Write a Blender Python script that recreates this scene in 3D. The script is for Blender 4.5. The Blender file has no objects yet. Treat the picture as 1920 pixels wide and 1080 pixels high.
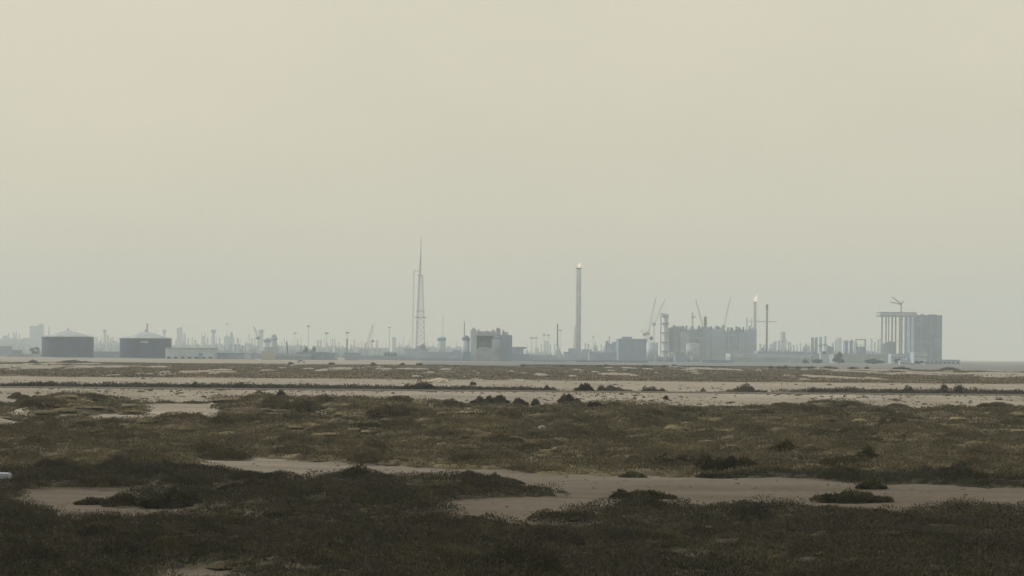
import bpy, math, random
import numpy as np
from mathutils import Vector, Matrix

# ------------------------------------------------------------------ camera
F = 4000.0                  # focal length in photo pixels (photo 1920 wide)
CX, CY = 960.0, 666.0       # principal point (horizon at the middle column)
CAMZ = 6.0
ROLL = math.radians(0.45)
sc = bpy.context.scene
cd = bpy.data.cameras.new('camera')
cam = bpy.data.objects.new('camera', cd)
sc.collection.objects.link(cam)
cam.location = (0, 0, CAMZ)
cam.rotation_euler = (Matrix.Rotation(math.radians(90), 3, 'X') @ Matrix.Rotation(ROLL, 3, 'Z')).to_euler()
cd.sensor_width = 36.0
cd.lens = 36.0 * F / 1920.0
cd.shift_y = (CY - 540.0) / 1920.0
cd.clip_start = 1.0
cd.clip_end = 40000.0
sc.camera = cam

# ------------------------------------------------------------------ light
SUN_AZ, SUN_EL = math.radians(-62), math.radians(42)
w = bpy.data.worlds.new('World'); sc.world = w
w.use_nodes = True
nt = w.node_tree
bg = nt.nodes['Background']
sky = nt.nodes.new('ShaderNodeTexSky')
sky.sky_type = 'NISHITA'
sky.sun_disc = False
sky.sun_elevation = SUN_EL
sky.sun_rotation = SUN_AZ
sky.air_density = 1.0
sky.dust_density = 9.0
sky.ozone_density = 1.0
sky.altitude = 0
# a dusty veil: the clear-sky colour is mostly replaced by even dust-coloured sky light
veil = nt.nodes.new('ShaderNodeMixRGB'); veil.blend_type = 'MIX'
veil.inputs[0].default_value = 0.78
# uneven dust: broad, faint banks of thicker and thinner air
wtc = nt.nodes.new('ShaderNodeTexCoord'); wmp = nt.nodes.new('ShaderNodeMapping'); wmp.inputs['Scale'].default_value = (5, 5, 14)
wn = nt.nodes.new('ShaderNodeTexNoise'); wn.inputs['Scale'].default_value = 1.0; wn.inputs['Detail'].default_value = 5
wr = nt.nodes.new('ShaderNodeValToRGB')
wr.color_ramp.elements[0].position = .3; wr.color_ramp.elements[0].color = (.965, .97, .975, 1)
wr.color_ramp.elements[1].position = .7; wr.color_ramp.elements[1].color = (1.03, 1.027, 1.015, 1)
wm = nt.nodes.new('ShaderNodeMixRGB'); wm.blend_type = 'MULTIPLY'; wm.inputs[0].default_value = 1.0
nt.links.new(wtc.outputs['Generated'], wmp.inputs[0]); nt.links.new(wmp.outputs[0], wn.inputs['Vector']); nt.links.new(wn.outputs['Fac'], wr.inputs[0])
veil.inputs[2].default_value = (8.3, 7.68, 5.95, 1)
nt.links.new(sky.outputs[0], veil.inputs[1])
nt.links.new(veil.outputs[0], wm.inputs[1]); nt.links.new(wr.outputs[0], wm.inputs[2]); nt.links.new(wm.outputs[0], bg.inputs[0])
bg.inputs[1].default_value = 0.10
sl = bpy.data.lights.new('sun', 'SUN')
sl.energy = 2.1
sl.angle = math.radians(10)
sl.color = (1.0, 0.94, 0.85)
so = bpy.data.objects.new('sun', sl); sc.collection.objects.link(so)
sd = Vector((math.sin(SUN_AZ)*math.cos(SUN_EL), math.cos(SUN_AZ)*math.cos(SUN_EL), math.sin(SUN_EL)))
so.rotation_euler = sd.to_track_quat('Z', 'Y').to_euler()
so.location = (-200, 100, 300)
sc.view_settings.view_transform = 'Standard'
sc.view_settings.look = 'None'
sc.view_settings.exposure = 0.0
sc.view_settings.gamma = 1.0
sc.render.engine = 'CYCLES'
sc.cycles.use_denoising = True
sc.cycles.max_bounces = 6
sc.cycles.volume_bounces = 1

HAZE_DENSITY = 0.00024
HAZE_COLOR = (0.75, 0.86, 0.94)

random.seed(7)
rng = np.random.default_rng(7)

# ------------------------------------------------------------------ pixel <-> place
def roll(px, py):
    u, v = px - CX, py - CY
    c, s = math.cos(ROLL), math.sin(ROLL)
    return u*c + v*s, -u*s + v*c

def sm(a, b, x):
    t = np.clip((x - a)/(b - a), 0, 1)
    return t*t*(3 - 2*t)

def vnoise(x, y, seed=0):
    x = np.asarray(x, float); y = np.asarray(y, float)
    xi, yi = np.floor(x).astype(np.int64), np.floor(y).astype(np.int64)
    fx, fy = x - xi, y - yi
    fx, fy = fx*fx*(3-2*fx), fy*fy*(3-2*fy)
    def h(a, b):
        n = (a*374761393 + b*668265263 + seed*974711) & 0x7fffffff
        n = ((n ^ (n >> 13))*1274126177) & 0x7fffffff
        return ((n ^ (n >> 16)) & 0xffff)/65535.0
    return (h(xi, yi)*(1-fx) + h(xi+1, yi)*fx)*(1-fy) + (h(xi, yi+1)*(1-fx) + h(xi+1, yi+1)*fx)*fy

def fbm(x, y, seed=0, o=3):
    t, a, n = 0, 1.0, 0
    for k in range(o):
        t = t + a*vnoise(x*2**k, y*2**k, seed + k*17); n += a; a *= .5
    return t/n

# ---- where the scrub grows (outlines of the bare sand as seen, laid back on the ground)
SAND = [
 # long sandy track across the middle, and its bay round the scrub spit
 [(362,864),(480,863),(600,869),(740,876),(830,881),(930,886),(1010,890),(1100,893),(1200,892),(1330,898),(1470,900),(1560,903),(1620,911),(1700,910),(1800,912),(1990,917),
  (1990,946),(1860,941),(1780,938),(1720,948),(1660,956),(1550,943),(1460,947),(1330,949),(1240,941),(1190,944),(1130,950),(1060,961),(985,973),(940,970),(870,962),(825,950),(800,942),
  (960,939),(1034,931),(1010,912),(930,896),(860,889),(830,893),(760,892),(700,884),(640,884),(612,889),(628,894),(590,897),(530,893),(470,886),(400,879)],
 # the same track at the left behind and before the spit
 [(28,922),(100,920),(215,915),(275,909),(335,905),(330,911),(250,921),(190,932),(142,945),(250,949),(340,951),(400,955),(375,968),(300,964),(230,967),(155,977),(110,976),(80,962),(55,938)],
 [(280,907),(335,905),(330,910),(290,913)],
 # gaps in the scrub further back
 [(215,789),(300,771),(372,767),(410,776),(412,787),(335,792),(310,797),(285,790)],
 [(-60,797),(0,795),(100,790),(235,786),(235,790),(100,795),(-60,803)],
 [(20,772),(55,770),(58,783),(0,782)],
 [(288,753),(306,752),(306,763),(284,762)],
 [(565,780),(612,778),(610,786)], [(493,788),(570,789),(560,794),(493,793)],
 [(720,780),(820,777),(850,774),(875,772),(908,783),(948,784),(946,788),(888,791),(850,786),(790,784)],
 [(975,766),(1000,764),(1022,780),(1000,782)],
 [(668,785),(715,788),(690,793)], [(945,857),(1020,859),(1020,863),(960,863)],
 [(1268,775),(1328,777),(1325,783),(1265,781)], [(1490,787),(1560,788),(1530,791)],
 [(560,790),(700,786),(840,790),(800,792),(640,794)],
 [(75,1058),(118,1056),(132,1085),(80,1085)], [(290,1072),(475,1073),(470,1082),(290,1082)],
 [(138,1020),(162,1018),(150,1032)], [(768,976),(812,978),(800,990),(775,988)],
 [(440,967),(492,963),(480,972)], [(1200,1045),(1290,1044),(1280,1056),(1200,1056)],
 [(1760,998),(1815,1000),(1810,1010),(1760,1008)], [(960,1026),(980,1024),(985,1032)],
]
def in_poly(px, py, poly):
    r = np.zeros(px.shape, bool)
    n = len(poly)
    for i in range(n):
        x0, y0 = poly[i]; x1, y1 = poly[(i+1) % n]
        if y0 == y1: continue
        c = ((y0 > py) != (y1 > py)) & (px < (x1-x0)*(py-y0)/(y1-y0) + x0)
        r ^= c
    return r

def to_px(X, Y, Z):
    u, v = F*X/Y, F*(CAMZ - Z)/Y
    c, s = math.cos(ROLL), math.sin(ROLL)
    return CX + u*c - v*s, CY + u*s + v*c

def plateau(X, Y):
    s2 = fbm(X*.04, Y*.006, 31, 3)*.5 + fbm(X*.28, Y*.030, 33, 2)*.5
    return sm(.34, .405, s2 + .05*(1 - sm(440, 560, Y)))

def veg(X, Y):
    """1 where the scrub grows, 0 on bare sand."""
    X = np.asarray(X, float); Y = np.maximum(np.asarray(Y, float), 20.)
    jx = (fbm(X*.5, Y*.5, 3) - .5)*2.6*1.0; jy = (fbm(X*.5, Y*.25, 9) - .5)*3.0
    near = np.zeros(np.broadcast(X, Y).shape, bool)
    px, py = to_px(X + jx*.6, Y + jy*.7*np.clip(Y/140, .45, 2), 0.0)
    lift = .27*F/Y
    for p in SAND:
        a = np.array(p); lo, hi = a[:, 1].min() - 2, a[:, 1].max() + 40
        near |= in_poly(px, py, p) & (py > lo)
        near |= in_poly(px, py - lift, p)
        near |= in_poly(px, py - lift*.5, p)
    v = np.where(near, 0., 1.)
    edge = 233 + (fbm(X*.045, 0*X, 5) - .5)*26
    v = np.where(Y > edge, 0., v)
    # strip behind the road, then the plateau strip
    s1 = fbm(X*.03 + 7, Y*.02, 21)
    v = np.where((Y > 300) & (Y < 376) & (s1 > .40), 1., v)
    far_edge = 960 - np.clip(X, -200, 400)*.35 + (fbm(X*.02, 0*X, 8) - .5)*120
    v = np.where((Y > 424) & (Y < far_edge), plateau(X, Y), v)
    return v

def hgt(X, Y):
    X = np.asarray(X, float); Y = np.asarray(Y, float)
    wob = (fbm(X*.03, X*0 + 1.5, 12) - .5)*3.0
    yy = Y + wob*((Y > 225) & (Y < 254))
    z = 1.6*sm(243, 254.5, yy)*(1 - sm(269, 276, Y)) + 1.0*sm(376, 414, Y + wob*3)
    n = (fbm(X*.12, Y*.12, 40) - .5)
    z = z + n*.35*(1 - sm(225, 243, Y))*sm(0, 40, Y)
    # humps of blown sand under the scrub
    m = np.clip(fbm(X*.09 + 3, Y*.075, 50, 2) - .5, 0, 1)*2
    z = z + m*1.5*sm(120, 175, Y)*(1 - sm(215, 236, Y))
    # low hummocks the plants have built under themselves, flat out on the bare sand
    nearm = Y < 245
    if np.any(nearm):
        xa, ya = np.broadcast_arrays(X, Y)
        xn, yn = xa[nearm], ya[nearm]
        soft = (2*veg(xn, yn) + veg(xn - 1.1, yn) + veg(xn + 1.1, yn) + veg(xn, yn - 1.3) + veg(xn, yn + 1.3))/6
        hm = np.clip(fbm(xn*.30, yn*.24, 63, 2) - .40, 0, 1)*1.7 + np.clip(fbm(xn*.75, yn*.6, 66, 2) - .42, 0, 1)*.7
        z = np.array(np.broadcast_to(z, xa.shape)); z[nearm] += hm*soft*soft*np.interp(yn, [40, 90, 160, 220, 240], [.30, .30, .75, .9, .3])
    z = z + .5*(1 - plateau(X, Y))*sm(430, 460, Y)*(1 - sm(880, 940, Y))
    z = z + .28*(fbm(X*.2, Y*.2, 55) - .5)*sm(425, 470, Y)*(1 - sm(900, 1000, Y))
    z = z + .22*(fbm(X*.35, Y*.3, 58) - .5)*sm(240, 243, Y)*(1 - sm(250, 254, Y))
    return z

def gp(px, py):
    """the ground point seen at a photo pixel (nearest hit)."""
    u, v = roll(px, py)
    Ys = np.concatenate([np.arange(40, 450, .5), np.arange(450, 3000, 5)])
    Zs = hgt(u*Ys/F, Ys)
    below = (CAMZ - v*Ys/F) <= Zs
    i = int(np.argmax(below)) if below.any() else len(Ys) - 1
    return u*Ys[i]/F, float(Ys[i]), float(Zs[i])

# ------------------------------------------------------------------ materials
MATS = {}
def mat(name, col, rough=.8, metal=0., var=.18, scale=.15, rust=None, emit=None):
    if name in MATS: return MATS[name]
    m = bpy.data.materials.new(name); m.use_nodes = True
    t = m.node_tree; b = t.nodes['Principled BSDF']
    b.inputs['Roughness'].default_value = rough
    b.inputs['Metallic'].default_value = metal
    b.inputs['Specular IOR Level'].default_value = .25
    tc = t.nodes.new('ShaderNodeTexCoord')
    n = t.nodes.new('ShaderNodeTexNoise'); n.inputs['Scale'].default_value = scale
    n.inputs['Detail'].default_value = 6
    t.links.new(tc.outputs['Object'], n.inputs['Vector'])
    r = t.nodes.new('ShaderNodeValToRGB')
    r.color_ramp.elements[0].position = .3; r.color_ramp.elements[1].position = .7
    c0 = [c*(1 - var) for c in col]; c1 = [min(1, c*(1 + var)) for c in col]
    if rust: c0 = [a*.6 + b_*.4 for a, b_ in zip(c0, rust)]
    r.color_ramp.elements[0].color = (*c0, 1); r.color_ramp.elements[1].color = (*c1, 1)
    t.links.new(n.outputs['Fac'], r.inputs[0])
    t.links.new(r.outputs[0], b.inputs['Base Color'])
    if emit:
        b.inputs['Emission Color'].default_value = (*emit[0], 1)
        b.inputs['Emission Strength'].default_value = emit[1]
    MATS[name] = m
    return m

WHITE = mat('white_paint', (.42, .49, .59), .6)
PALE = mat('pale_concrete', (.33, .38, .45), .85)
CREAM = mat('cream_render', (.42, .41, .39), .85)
GREY = mat('grey_cladding', (.25, .33, .46), .7)  # grey sheet with the blue of the haze painted into its colour
DGREY = mat('dark_cladding', (.19, .26, .38), .7)  # darker sheet, haze blue painted in as well
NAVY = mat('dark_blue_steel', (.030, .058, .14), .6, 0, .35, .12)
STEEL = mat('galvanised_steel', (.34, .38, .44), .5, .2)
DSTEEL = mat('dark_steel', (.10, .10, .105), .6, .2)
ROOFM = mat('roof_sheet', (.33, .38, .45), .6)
GLASS = mat('dark_glass', (.03, .035, .04), .2, 0, .05)
GREEN = mat('pale_green_sheet', (.30, .37, .37), .7)
RED = mat('red_steel', (.32, .17, .14), .7)
YEL = mat('crane_yellow', (.32, .25, .14), .6)
FLAME = mat('flame', (.3, .25, .2), 1, 0, .02, .3, None, ((1.0, .83, .72), .92))
FLAREP = mat('flare_paint', (.60, .62, .65), .6)
ASPH = mat('asphalt', (.055, .052, .05), .9, 0, .25, .6)
ROCKM = mat('pale_rock', (.36, .345, .315), .9, 0, .35, 3)
STONE = mat('stone', (.14, .125, .105), .95, 0, .3, 2)
BARK = mat('dry_wood', (.075, .06, .048), .95, 0, .3, 6)
RUBBER = mat('rubber', (.02, .02, .02), .9)

def leaf_mat(name, cols, patch=.12):
    m = bpy.data.materials.new(name); m.use_nodes = True
    t = m.node_tree; b = t.nodes['Principled BSDF']
    b.inputs['Roughness'].default_value = .9
    b.inputs['Specular IOR Level'].default_value = .1
    tc = t.nodes.new('ShaderNodeTexCoord')
    n = t.nodes.new('ShaderNodeTexNoise'); n.inputs['Scale'].default_value = patch; n.inputs['Detail'].default_value = 4
    t.links.new(tc.outputs['Object'], n.inputs['Vector'])
    a = t.nodes.new('ShaderNodeAttribute'); a.attribute_name = 'tint'
    mul = t.nodes.new('ShaderNodeMath'); mul.operation = 'MULTIPLY_ADD'
    mul.inputs[1].default_value = .55; mul.inputs[2].default_value = -.275
    t.links.new(a.outputs['Fac'], mul.inputs[0])
    add = t.nodes.new('ShaderNodeMath'); add.operation = 'ADD'
    t.links.new(n.outputs['Fac'], add.inputs[0]); t.links.new(mul.outputs[0], add.inputs[1])
    r = t.nodes.new('ShaderNodeValToRGB')
    ps = np.linspace(.28, .72, len(cols))
    r.color_ramp.elements[0].position = ps[0]; r.color_ramp.elements[0].color = (*cols[0], 1)
    r.color_ramp.elements[1].position = ps[-1]; r.color_ramp.elements[1].color = (*cols[-1], 1)
    for p, c in zip(ps[1:-1], cols[1:-1]):
        e = r.color_ramp.elements.new(p); e.color = (*c, 1)
    t.links.new(add.outputs[0], r.inputs[0])
    t.links.new(r.outputs[0], b.inputs['Base Color'])
    return m

LEAF_NEAR = leaf_mat('darkened_saltbush_leaves', [(0.036, 0.037, 0.025), (0.049, 0.049, 0.030), (0.055, 0.047, 0.036), (0.066, 0.059, 0.053), (0.047, 0.049, 0.028), (0.085, 0.074, 0.044)], .45)  # near scrub: foreground darkening is painted into the leaf colours
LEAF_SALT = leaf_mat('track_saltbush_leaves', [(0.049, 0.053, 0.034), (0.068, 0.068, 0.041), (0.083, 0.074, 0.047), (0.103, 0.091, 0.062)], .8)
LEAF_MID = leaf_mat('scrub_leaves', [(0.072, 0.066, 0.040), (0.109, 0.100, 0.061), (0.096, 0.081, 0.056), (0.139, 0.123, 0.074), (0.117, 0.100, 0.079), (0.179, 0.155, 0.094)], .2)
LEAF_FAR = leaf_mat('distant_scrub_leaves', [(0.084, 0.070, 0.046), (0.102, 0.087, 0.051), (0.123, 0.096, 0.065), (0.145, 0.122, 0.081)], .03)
LEAF_DARKMID = leaf_mat('roadside_scrub_leaves', [(.040,.036,.026), (.052,.046,.032), (.066,.054,.040)], .15)
LEAF_DARK = leaf_mat('dark_bush_leaves', [(.042,.038,.030), (.062,.051,.039), (.088,.068,.052)], .6)
LEAF_GREEN = leaf_mat('green_bush_leaves', [(.036,.037,.020), (.050,.049,.025), (.064,.056,.030)], .8)
LEAF_PURPLE = leaf_mat('grey_bush_leaves', [(.05,.042,.038), (.066,.054,.05), (.08,.064,.058)], .8)
LEAF_YEL = leaf_mat('yellow_bush_leaves', [(.06,.052,.02), (.08,.065,.025), (.095,.073,.032)], .8)
LEAF_TREE = leaf_mat('tree_leaves', [(.02,.026,.02), (.03,.036,.026), (.04,.045,.03)], .2)

# ------------------------------------------------------------------ mesh helpers
def link(o, parent=None):
    sc.collection.objects.link(o)
    if parent is not None: o.parent = parent
    return o

def np_mesh(name, V, Fs, m, tint=None, parent=None, smooth=False):
    """V (n,3); Fs (k,3) or list of arrays of faces of equal size."""
    me = bpy.data.meshes.new(name)
    if not isinstance(Fs, list): Fs = [Fs]
    Fs = [f for f in Fs if len(f)]
    me.vertices.add(len(V)); me.vertices.foreach_set('co', np.ascontiguousarray(V, np.float32).ravel())
    idx = np.concatenate([f.ravel() for f in Fs]).astype(np.int32)
    sizes = np.concatenate([np.full(len(f), f.shape[1]) for f in Fs])
    starts = np.concatenate([[0], np.cumsum(sizes)[:-1]]).astype(np.int32)
    me.loops.add(len(idx)); me.loops.foreach_set('vertex_index', idx)
    me.polygons.add(len(sizes)); me.polygons.foreach_set('loop_start', starts)
    if smooth: me.polygons.foreach_set('use_smooth', np.ones(len(sizes), bool))
    me.update(calc_edges=True)
    if tint is not None:
        at = me.attributes.new('tint', 'FLOAT', 'POINT'); at.data.foreach_set('value', tint.astype(np.float32))
    me.materials.append(m)
    return link(bpy.data.objects.new(name, me), parent)

class MB:
    def __init__(s): s.v = []; s.f = []
    def add(s, vs, fs):
        o = len(s.v); s.v += [tuple(v) for v in vs]; s.f += [tuple(i + o for i in f) for f in fs]; return s
    def box(s, x0, x1, y0, y1, z0, z1, taper=0):
        t = taper
        return s.add([(x0,y0,z0),(x1,y0,z0),(x1,y1,z0),(x0,y1,z0),(x0+t,y0+t,z1),(x1-t,y0+t,z1),(x1-t,y1-t,z1),(x0+t,y1-t,z1)],
                     [(3,2,1,0),(4,5,6,7),(0,1,5,4),(1,2,6,5),(2,3,7,6),(3,0,4,7)])
    def lathe(s, cx, cy, prof, n=20, cap=True):
        """prof: list of (r, z) from bottom to top."""
        vs, fs = [], []
        for r, z in prof:
            for k in range(n):
                a = 2*math.pi*k/n; vs.append((cx + r*math.cos(a), cy + r*math.sin(a), z))
        for j in range(len(prof) - 1):
            for k in range(n):
                k2 = (k+1) % n
                fs.append((j*n+k, j*n+k2, (j+1)*n+k2, (j+1)*n+k))
        if cap:
            fs.append(tuple(range(n-1, -1, -1))); fs.append(tuple((len(prof)-1)*n + k for k in range(n)))
        return s.add(vs, fs)
    def bar(s, p, q, r, n=6, r2=None):
        p, q = Vector(p), Vector(q); r2 = r if r2 is None else r2
        d = (q - p).normalized(); a = d.orthogonal().normalized(); b = d.cross(a)
        vs = [p + (a*math.cos(2*math.pi*k/n) + b*math.sin(2*math.pi*k/n))*r for k in range(n)] + \
             [q + (a*math.cos(2*math.pi*k/n) + b*math.sin(2*math.pi*k/n))*r2 for k in range(n)]
        fs = [(k, (k+1) % n, n + (k+1) % n, n + k) for k in range(n)] + [tuple(range(n-1, -1, -1)), tuple(range(n, 2*n))]
        return s.add(vs, fs)
    def lattice(s, p, q, w0, w1, bays, r):
        p, q = Vector(p), Vector(q); d = (q - p).normalized()
        a = d.cross(Vector((0, 1, 0)))
        a = a.normalized() if a.length > .01 else Vector((1, 0, 0)); b = d.cross(a).normalized()
        pts = []
        for i in range(bays + 1):
            t = i/bays; c = p.lerp(q, t); ww = (w0 + (w1 - w0)*t)/2
            pts.append([c + a*ww + b*ww, c - a*ww + b*ww, c - a*ww - b*ww, c + a*ww - b*ww])
        for i in range(bays):
            for k in range(4):
                s.bar(pts[i][k], pts[i+1][k], r, 4)
                s.bar(pts[i][k], pts[i+1][(k + (1 if i % 2 else 3)) % 4], r*.6, 4)
                s.bar(pts[i+1][k], pts[i+1][(k+1) % 4], r*.6, 4)
        return s
    def dome(s, cx, cy, z, r, h, n=20, m=5):
        return s.lathe(cx, cy, [(r*math.cos(i/m*math.pi/2*.98), z + h*math.sin(i/m*math.pi/2)) for i in range(m + 1)], n)
    def prism(s, pts, y0, y1):
        """outline in (x, z), extruded along y."""
        n = len(pts)
        return s.add([(x, y0, z) for x, z in pts] + [(x, y1, z) for x, z in pts],
                     [tuple(range(n)), tuple(range(2*n - 1, n - 1, -1))] + [(i, n + i, n + (i+1) % n, (i+1) % n) for i in range(n)])
    def build(s, name, m, parent=None, smooth=False):
        me = bpy.data.meshes.new(name); me.from_pydata(s.v, [], s.f); me.update()
        me.materials.append(m)
        if smooth:
            me.polygons.foreach_set('use_smooth', np.array([len(p.vertices) <= 4 for p in me.polygons], bool))
        return link(bpy.data.objects.new(name, me), parent)

def tag(o, label=None, cat=None, group=None, kind=None):
    if label: o['label'] = label
    if cat: o['category'] = cat
    if group: o['group'] = group
    if kind: o['kind'] = kind
    return o

class Th:
    """a thing standing at photo column px, at depth Y; x() and z() turn photo pixels into its own metres."""
    def __init__(t, name, label, cat, px, Y, group=None):
        t.Y, t.s = float(Y), Y/F
        t.px = px
        u, v = roll(px, 665); t.X = u*t.s
        t.zg = float(hgt(t.X, t.Y))
        t.e = link(bpy.data.objects.new(name, None))
        t.e.empty_display_size = 1
        t.e.location = (t.X, t.Y, t.zg)
        tag(t.e, label, cat, group)
    def x(t, px): return (px - t.px)*t.s
    def z(t, py, px=None):
        u, v = roll(t.px if px is None else px, py)
        return CAMZ - v*t.s - t.zg
    def part(t, name, mb, m, smooth=False, parent=None, label=None):
        o = mb.build(name, m, parent or t.e, smooth)
        if label: o['label'] = label
        return o

# ------------------------------------------------------------------ ground
def build_ground():
    ys = np.concatenate([np.arange(-60, 40, 5.), np.arange(40, 120, .6), np.arange(120, 236, .9), np.arange(236, 280, .6), np.arange(280, 372, 4),
                         np.arange(372, 424, 2.5), np.arange(424, 1000, 5), np.geomspace(1000, 5600, 34)])
    t = np.linspace(-1, 1, 361)
    half = np.clip(.30*np.maximum(ys, 0) + 30, 0, None)
    half = np.where(ys > 2500, .30*2500 + 30 + (ys - 2500)*.32, half)
    X = half[:, None]*t[None, :]; Y = np.repeat(ys[:, None], len(t), 1)
    Z = hgt(X, Y)
    v = veg(X, Y)
    R, C = X.shape
    i = np.arange(R*C).reshape(R, C)
    Fq = np.stack([i[:-1, :-1], i[:-1, 1:], i[1:, 1:], i[1:, :-1]], -1).reshape(-1, 4)
    o = np_mesh('ground', np.stack([X, Y, Z], -1).reshape(-1, 3), Fq, ground_mat(), v.ravel(), smooth=True)
    tag(o, kind='structure')
    # wider, coarse skirts of desert either side
    return o

def ground_mat():
    m = bpy.data.materials.new('sandy_ground'); m.use_nodes = True
    t = m.node_tree; L = t.links; b = t.nodes['Principled BSDF']
    b.inputs['Roughness'].default_value = .95; b.inputs['Specular IOR Level'].default_value = .1
    tc = t.nodes.new('ShaderNodeTexCoord')
    def noise(scale, det=6, rough=.55, sx=1., sy=1.):
        mp = t.nodes.new('ShaderNodeMapping'); mp.inputs['Scale'].default_value = (sx, sy, 1)
        L.new(tc.outputs['Object'], mp.inputs[0])
        n = t.nodes.new('ShaderNodeTexNoise'); n.inputs['Scale'].default_value = scale
        n.inputs['Detail'].default_value = det; n.inputs['Roughness'].default_value = rough
        L.new(mp.outputs[0], n.inputs['Vector']); return n
    def ramp(src, stops):
        r = t.nodes.new('ShaderNodeValToRGB'); e = r.color_ramp.elements
        e[0].position, e[0].color = stops[0][0], (*stops[0][1], 1)
        e[1].position, e[1].color = stops[-1][0], (*stops[-1][1], 1)
        for p, c in stops[1:-1]:
            k = e.new(p); k.color = (*c, 1)
        L.new(src, r.inputs[0]); return r
    def mix(fac, a, c, mode='MIX'):
        x = t.nodes.new('ShaderNodeMixRGB'); x.blend_type = mode
        if isinstance(fac, float): x.inputs[0].default_value = fac
        else: L.new(fac, x.inputs[0])
        L.new(a, x.inputs[1]); L.new(c, x.inputs[2]); return x
    sand = ramp(noise(.11).outputs['Fac'], [(.3, (.235, .216, .188)), (.5, (.272, .253, .223)), (.72, (.31, .292, .262))])
    fine = ramp(noise(2.2, 5, .7).outputs['Fac'], [(.28, (.72, .71, .69)), (.55, (1, 1, 1)), (.8, (1.1, 1.09, 1.06))])
    c1 = mix(1.0, sand.outputs[0], fine.outputs[0], 'MULTIPLY')
    # wheel-worn streaks along the track
    st = ramp(noise(.35, 4, .6, .12, 1.6).outputs['Fac'], [(.32, (.68, .67, .66)), (.5, (.95, .94, .93)), (.66, (1.12, 1.11, 1.09))])
    c2 = mix(.8, c1.outputs[0], st.outputs[0], 'MULTIPLY')
    # foreground darkening painted into the near sand colour, fading out with distance
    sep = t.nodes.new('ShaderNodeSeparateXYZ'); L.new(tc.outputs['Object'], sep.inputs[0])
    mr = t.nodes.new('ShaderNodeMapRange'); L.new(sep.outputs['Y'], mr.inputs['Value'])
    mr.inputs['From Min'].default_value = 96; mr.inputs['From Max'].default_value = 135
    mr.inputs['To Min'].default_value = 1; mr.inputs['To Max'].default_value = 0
    fore_dark = t.nodes.new('ShaderNodeRGB'); fore_dark.outputs[0].default_value = (.40, .375, .355, 1)
    dm = mix(mr.outputs[0], c2.outputs[0], mix(1.0, c2.outputs[0], fore_dark.outputs[0], 'MULTIPLY').outputs[0])
    # litter and low growth under the scrub
    lit = ramp(noise(.6, 6, .7).outputs['Fac'], [(.3, (.045, .038, .026)), (.5, (.065, .054, .036)), (.7, (.10, .084, .06))])
    a = t.nodes.new('ShaderNodeAttribute'); a.attribute_name = 'tint'
    n3 = noise(.9, 5, .7)
    ad = t.nodes.new('ShaderNodeMath'); ad.operation = 'ADD'; L.new(a.outputs['Fac'], ad.inputs[0]); L.new(n3.outputs['Fac'], ad.inputs[1])
    rr = ramp(ad.outputs[0], [(.0, (0, 0, 0)), (.5, (0, 0, 0)), (.9, (1, 1, 1))])
    rr.color_ramp.elements[0].position = .55; rr.color_ramp.elements[1].position = .62; rr.color_ramp.elements[2].position = .84
    # (ramp input runs 0..2, so halve it)
    hv = t.nodes.new('ShaderNodeMath'); hv.operation = 'MULTIPLY'; hv.inputs[1].default_value = .62
    L.new(ad.outputs[0], hv.inputs[0]); L.new(hv.outputs[0], rr.inputs[0])
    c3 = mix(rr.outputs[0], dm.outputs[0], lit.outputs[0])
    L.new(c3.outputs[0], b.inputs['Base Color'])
    bp = t.nodes.new('ShaderNodeBump'); bp.inputs['Strength'].default_value = .5; bp.inputs['Distance'].default_value = .08
    L.new(noise(3.0, 6, .7).outputs['Fac'], bp.inputs['Height']); L.new(bp.outputs[0], b.inputs['Normal'])
    return m

ground = build_ground()

def build_road():
    xs = np.linspace(-260, 260, 261); ys = np.array([257.0, 259.5, 262, 264.5, 267.0])
    X, Y = np.meshgrid(xs, ys); 
    Y = Y + (fbm(X*.06, Y*0, 71) - .5)*.8
    Z = hgt(X, Y) + .03
    R, C = X.shape; i = np.arange(R*C).reshape(R, C)
    Fq = np.stack([i[:-1, :-1], i[:-1, 1:], i[1:, 1:], i[1:, :-1]], -1).reshape(-1, 4)
    tag(np_mesh('road', np.stack([X, Y, Z], -1).reshape(-1, 3), Fq, ASPH, smooth=True), kind='structure')
    # worn dark kerb of gravel along the near edge of the road
    b = MB(); 
    for k in range(len(xs) - 1):
        z0, z1 = float(hgt(xs[k], 255.8)), float(hgt(xs[k+1], 255.8))
        b.add([(xs[k],255.4,z0-.1),(xs[k],256.6,z0-.1),(xs[k],256.2,z0+.14),(xs[k],255.7,z0+.14),
               (xs[k+1],255.4,z1-.1),(xs[k+1],256.6,z1-.1),(xs[k+1],256.2,z1+.14),(xs[k+1],255.7,z1+.14)],
              [(3,7,4,0),(2,6,7,3),(1,5,6,2)])
    tag(b.build('kerb', STONE), kind='structure')
build_road()

def build_yard():
    # grey gravel ground of the works beyond the pipeline
    xs = np.linspace(-40, 470, 171); ys = np.concatenate([np.linspace(945, 1100, 12), np.geomspace(1130, 3200, 14)])
    X, Y = np.meshgrid(xs, ys)
    X = X*(Y/945)
    Y = Y + (fbm(X*.03, Y*0, 73) - .5)*50*(Y < 1000) - np.minimum(X - 40, 0)*.9*(Y < 1000)
    Z = hgt(X, Y) + .06
    Rn, C = X.shape; i = np.arange(Rn*C).reshape(Rn, C)
    Fq = np.stack([i[:-1, :-1], i[:-1, 1:], i[1:, 1:], i[1:, :-1]], -1).reshape(-1, 4)
    tag(np_mesh('gravel_yard', np.stack([X, Y, Z], -1).reshape(-1, 3), Fq, mat('yard_gravel', (.135, .14, .15), .95, 0, .3, .03), smooth=True), kind='structure')
build_yard()

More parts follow.
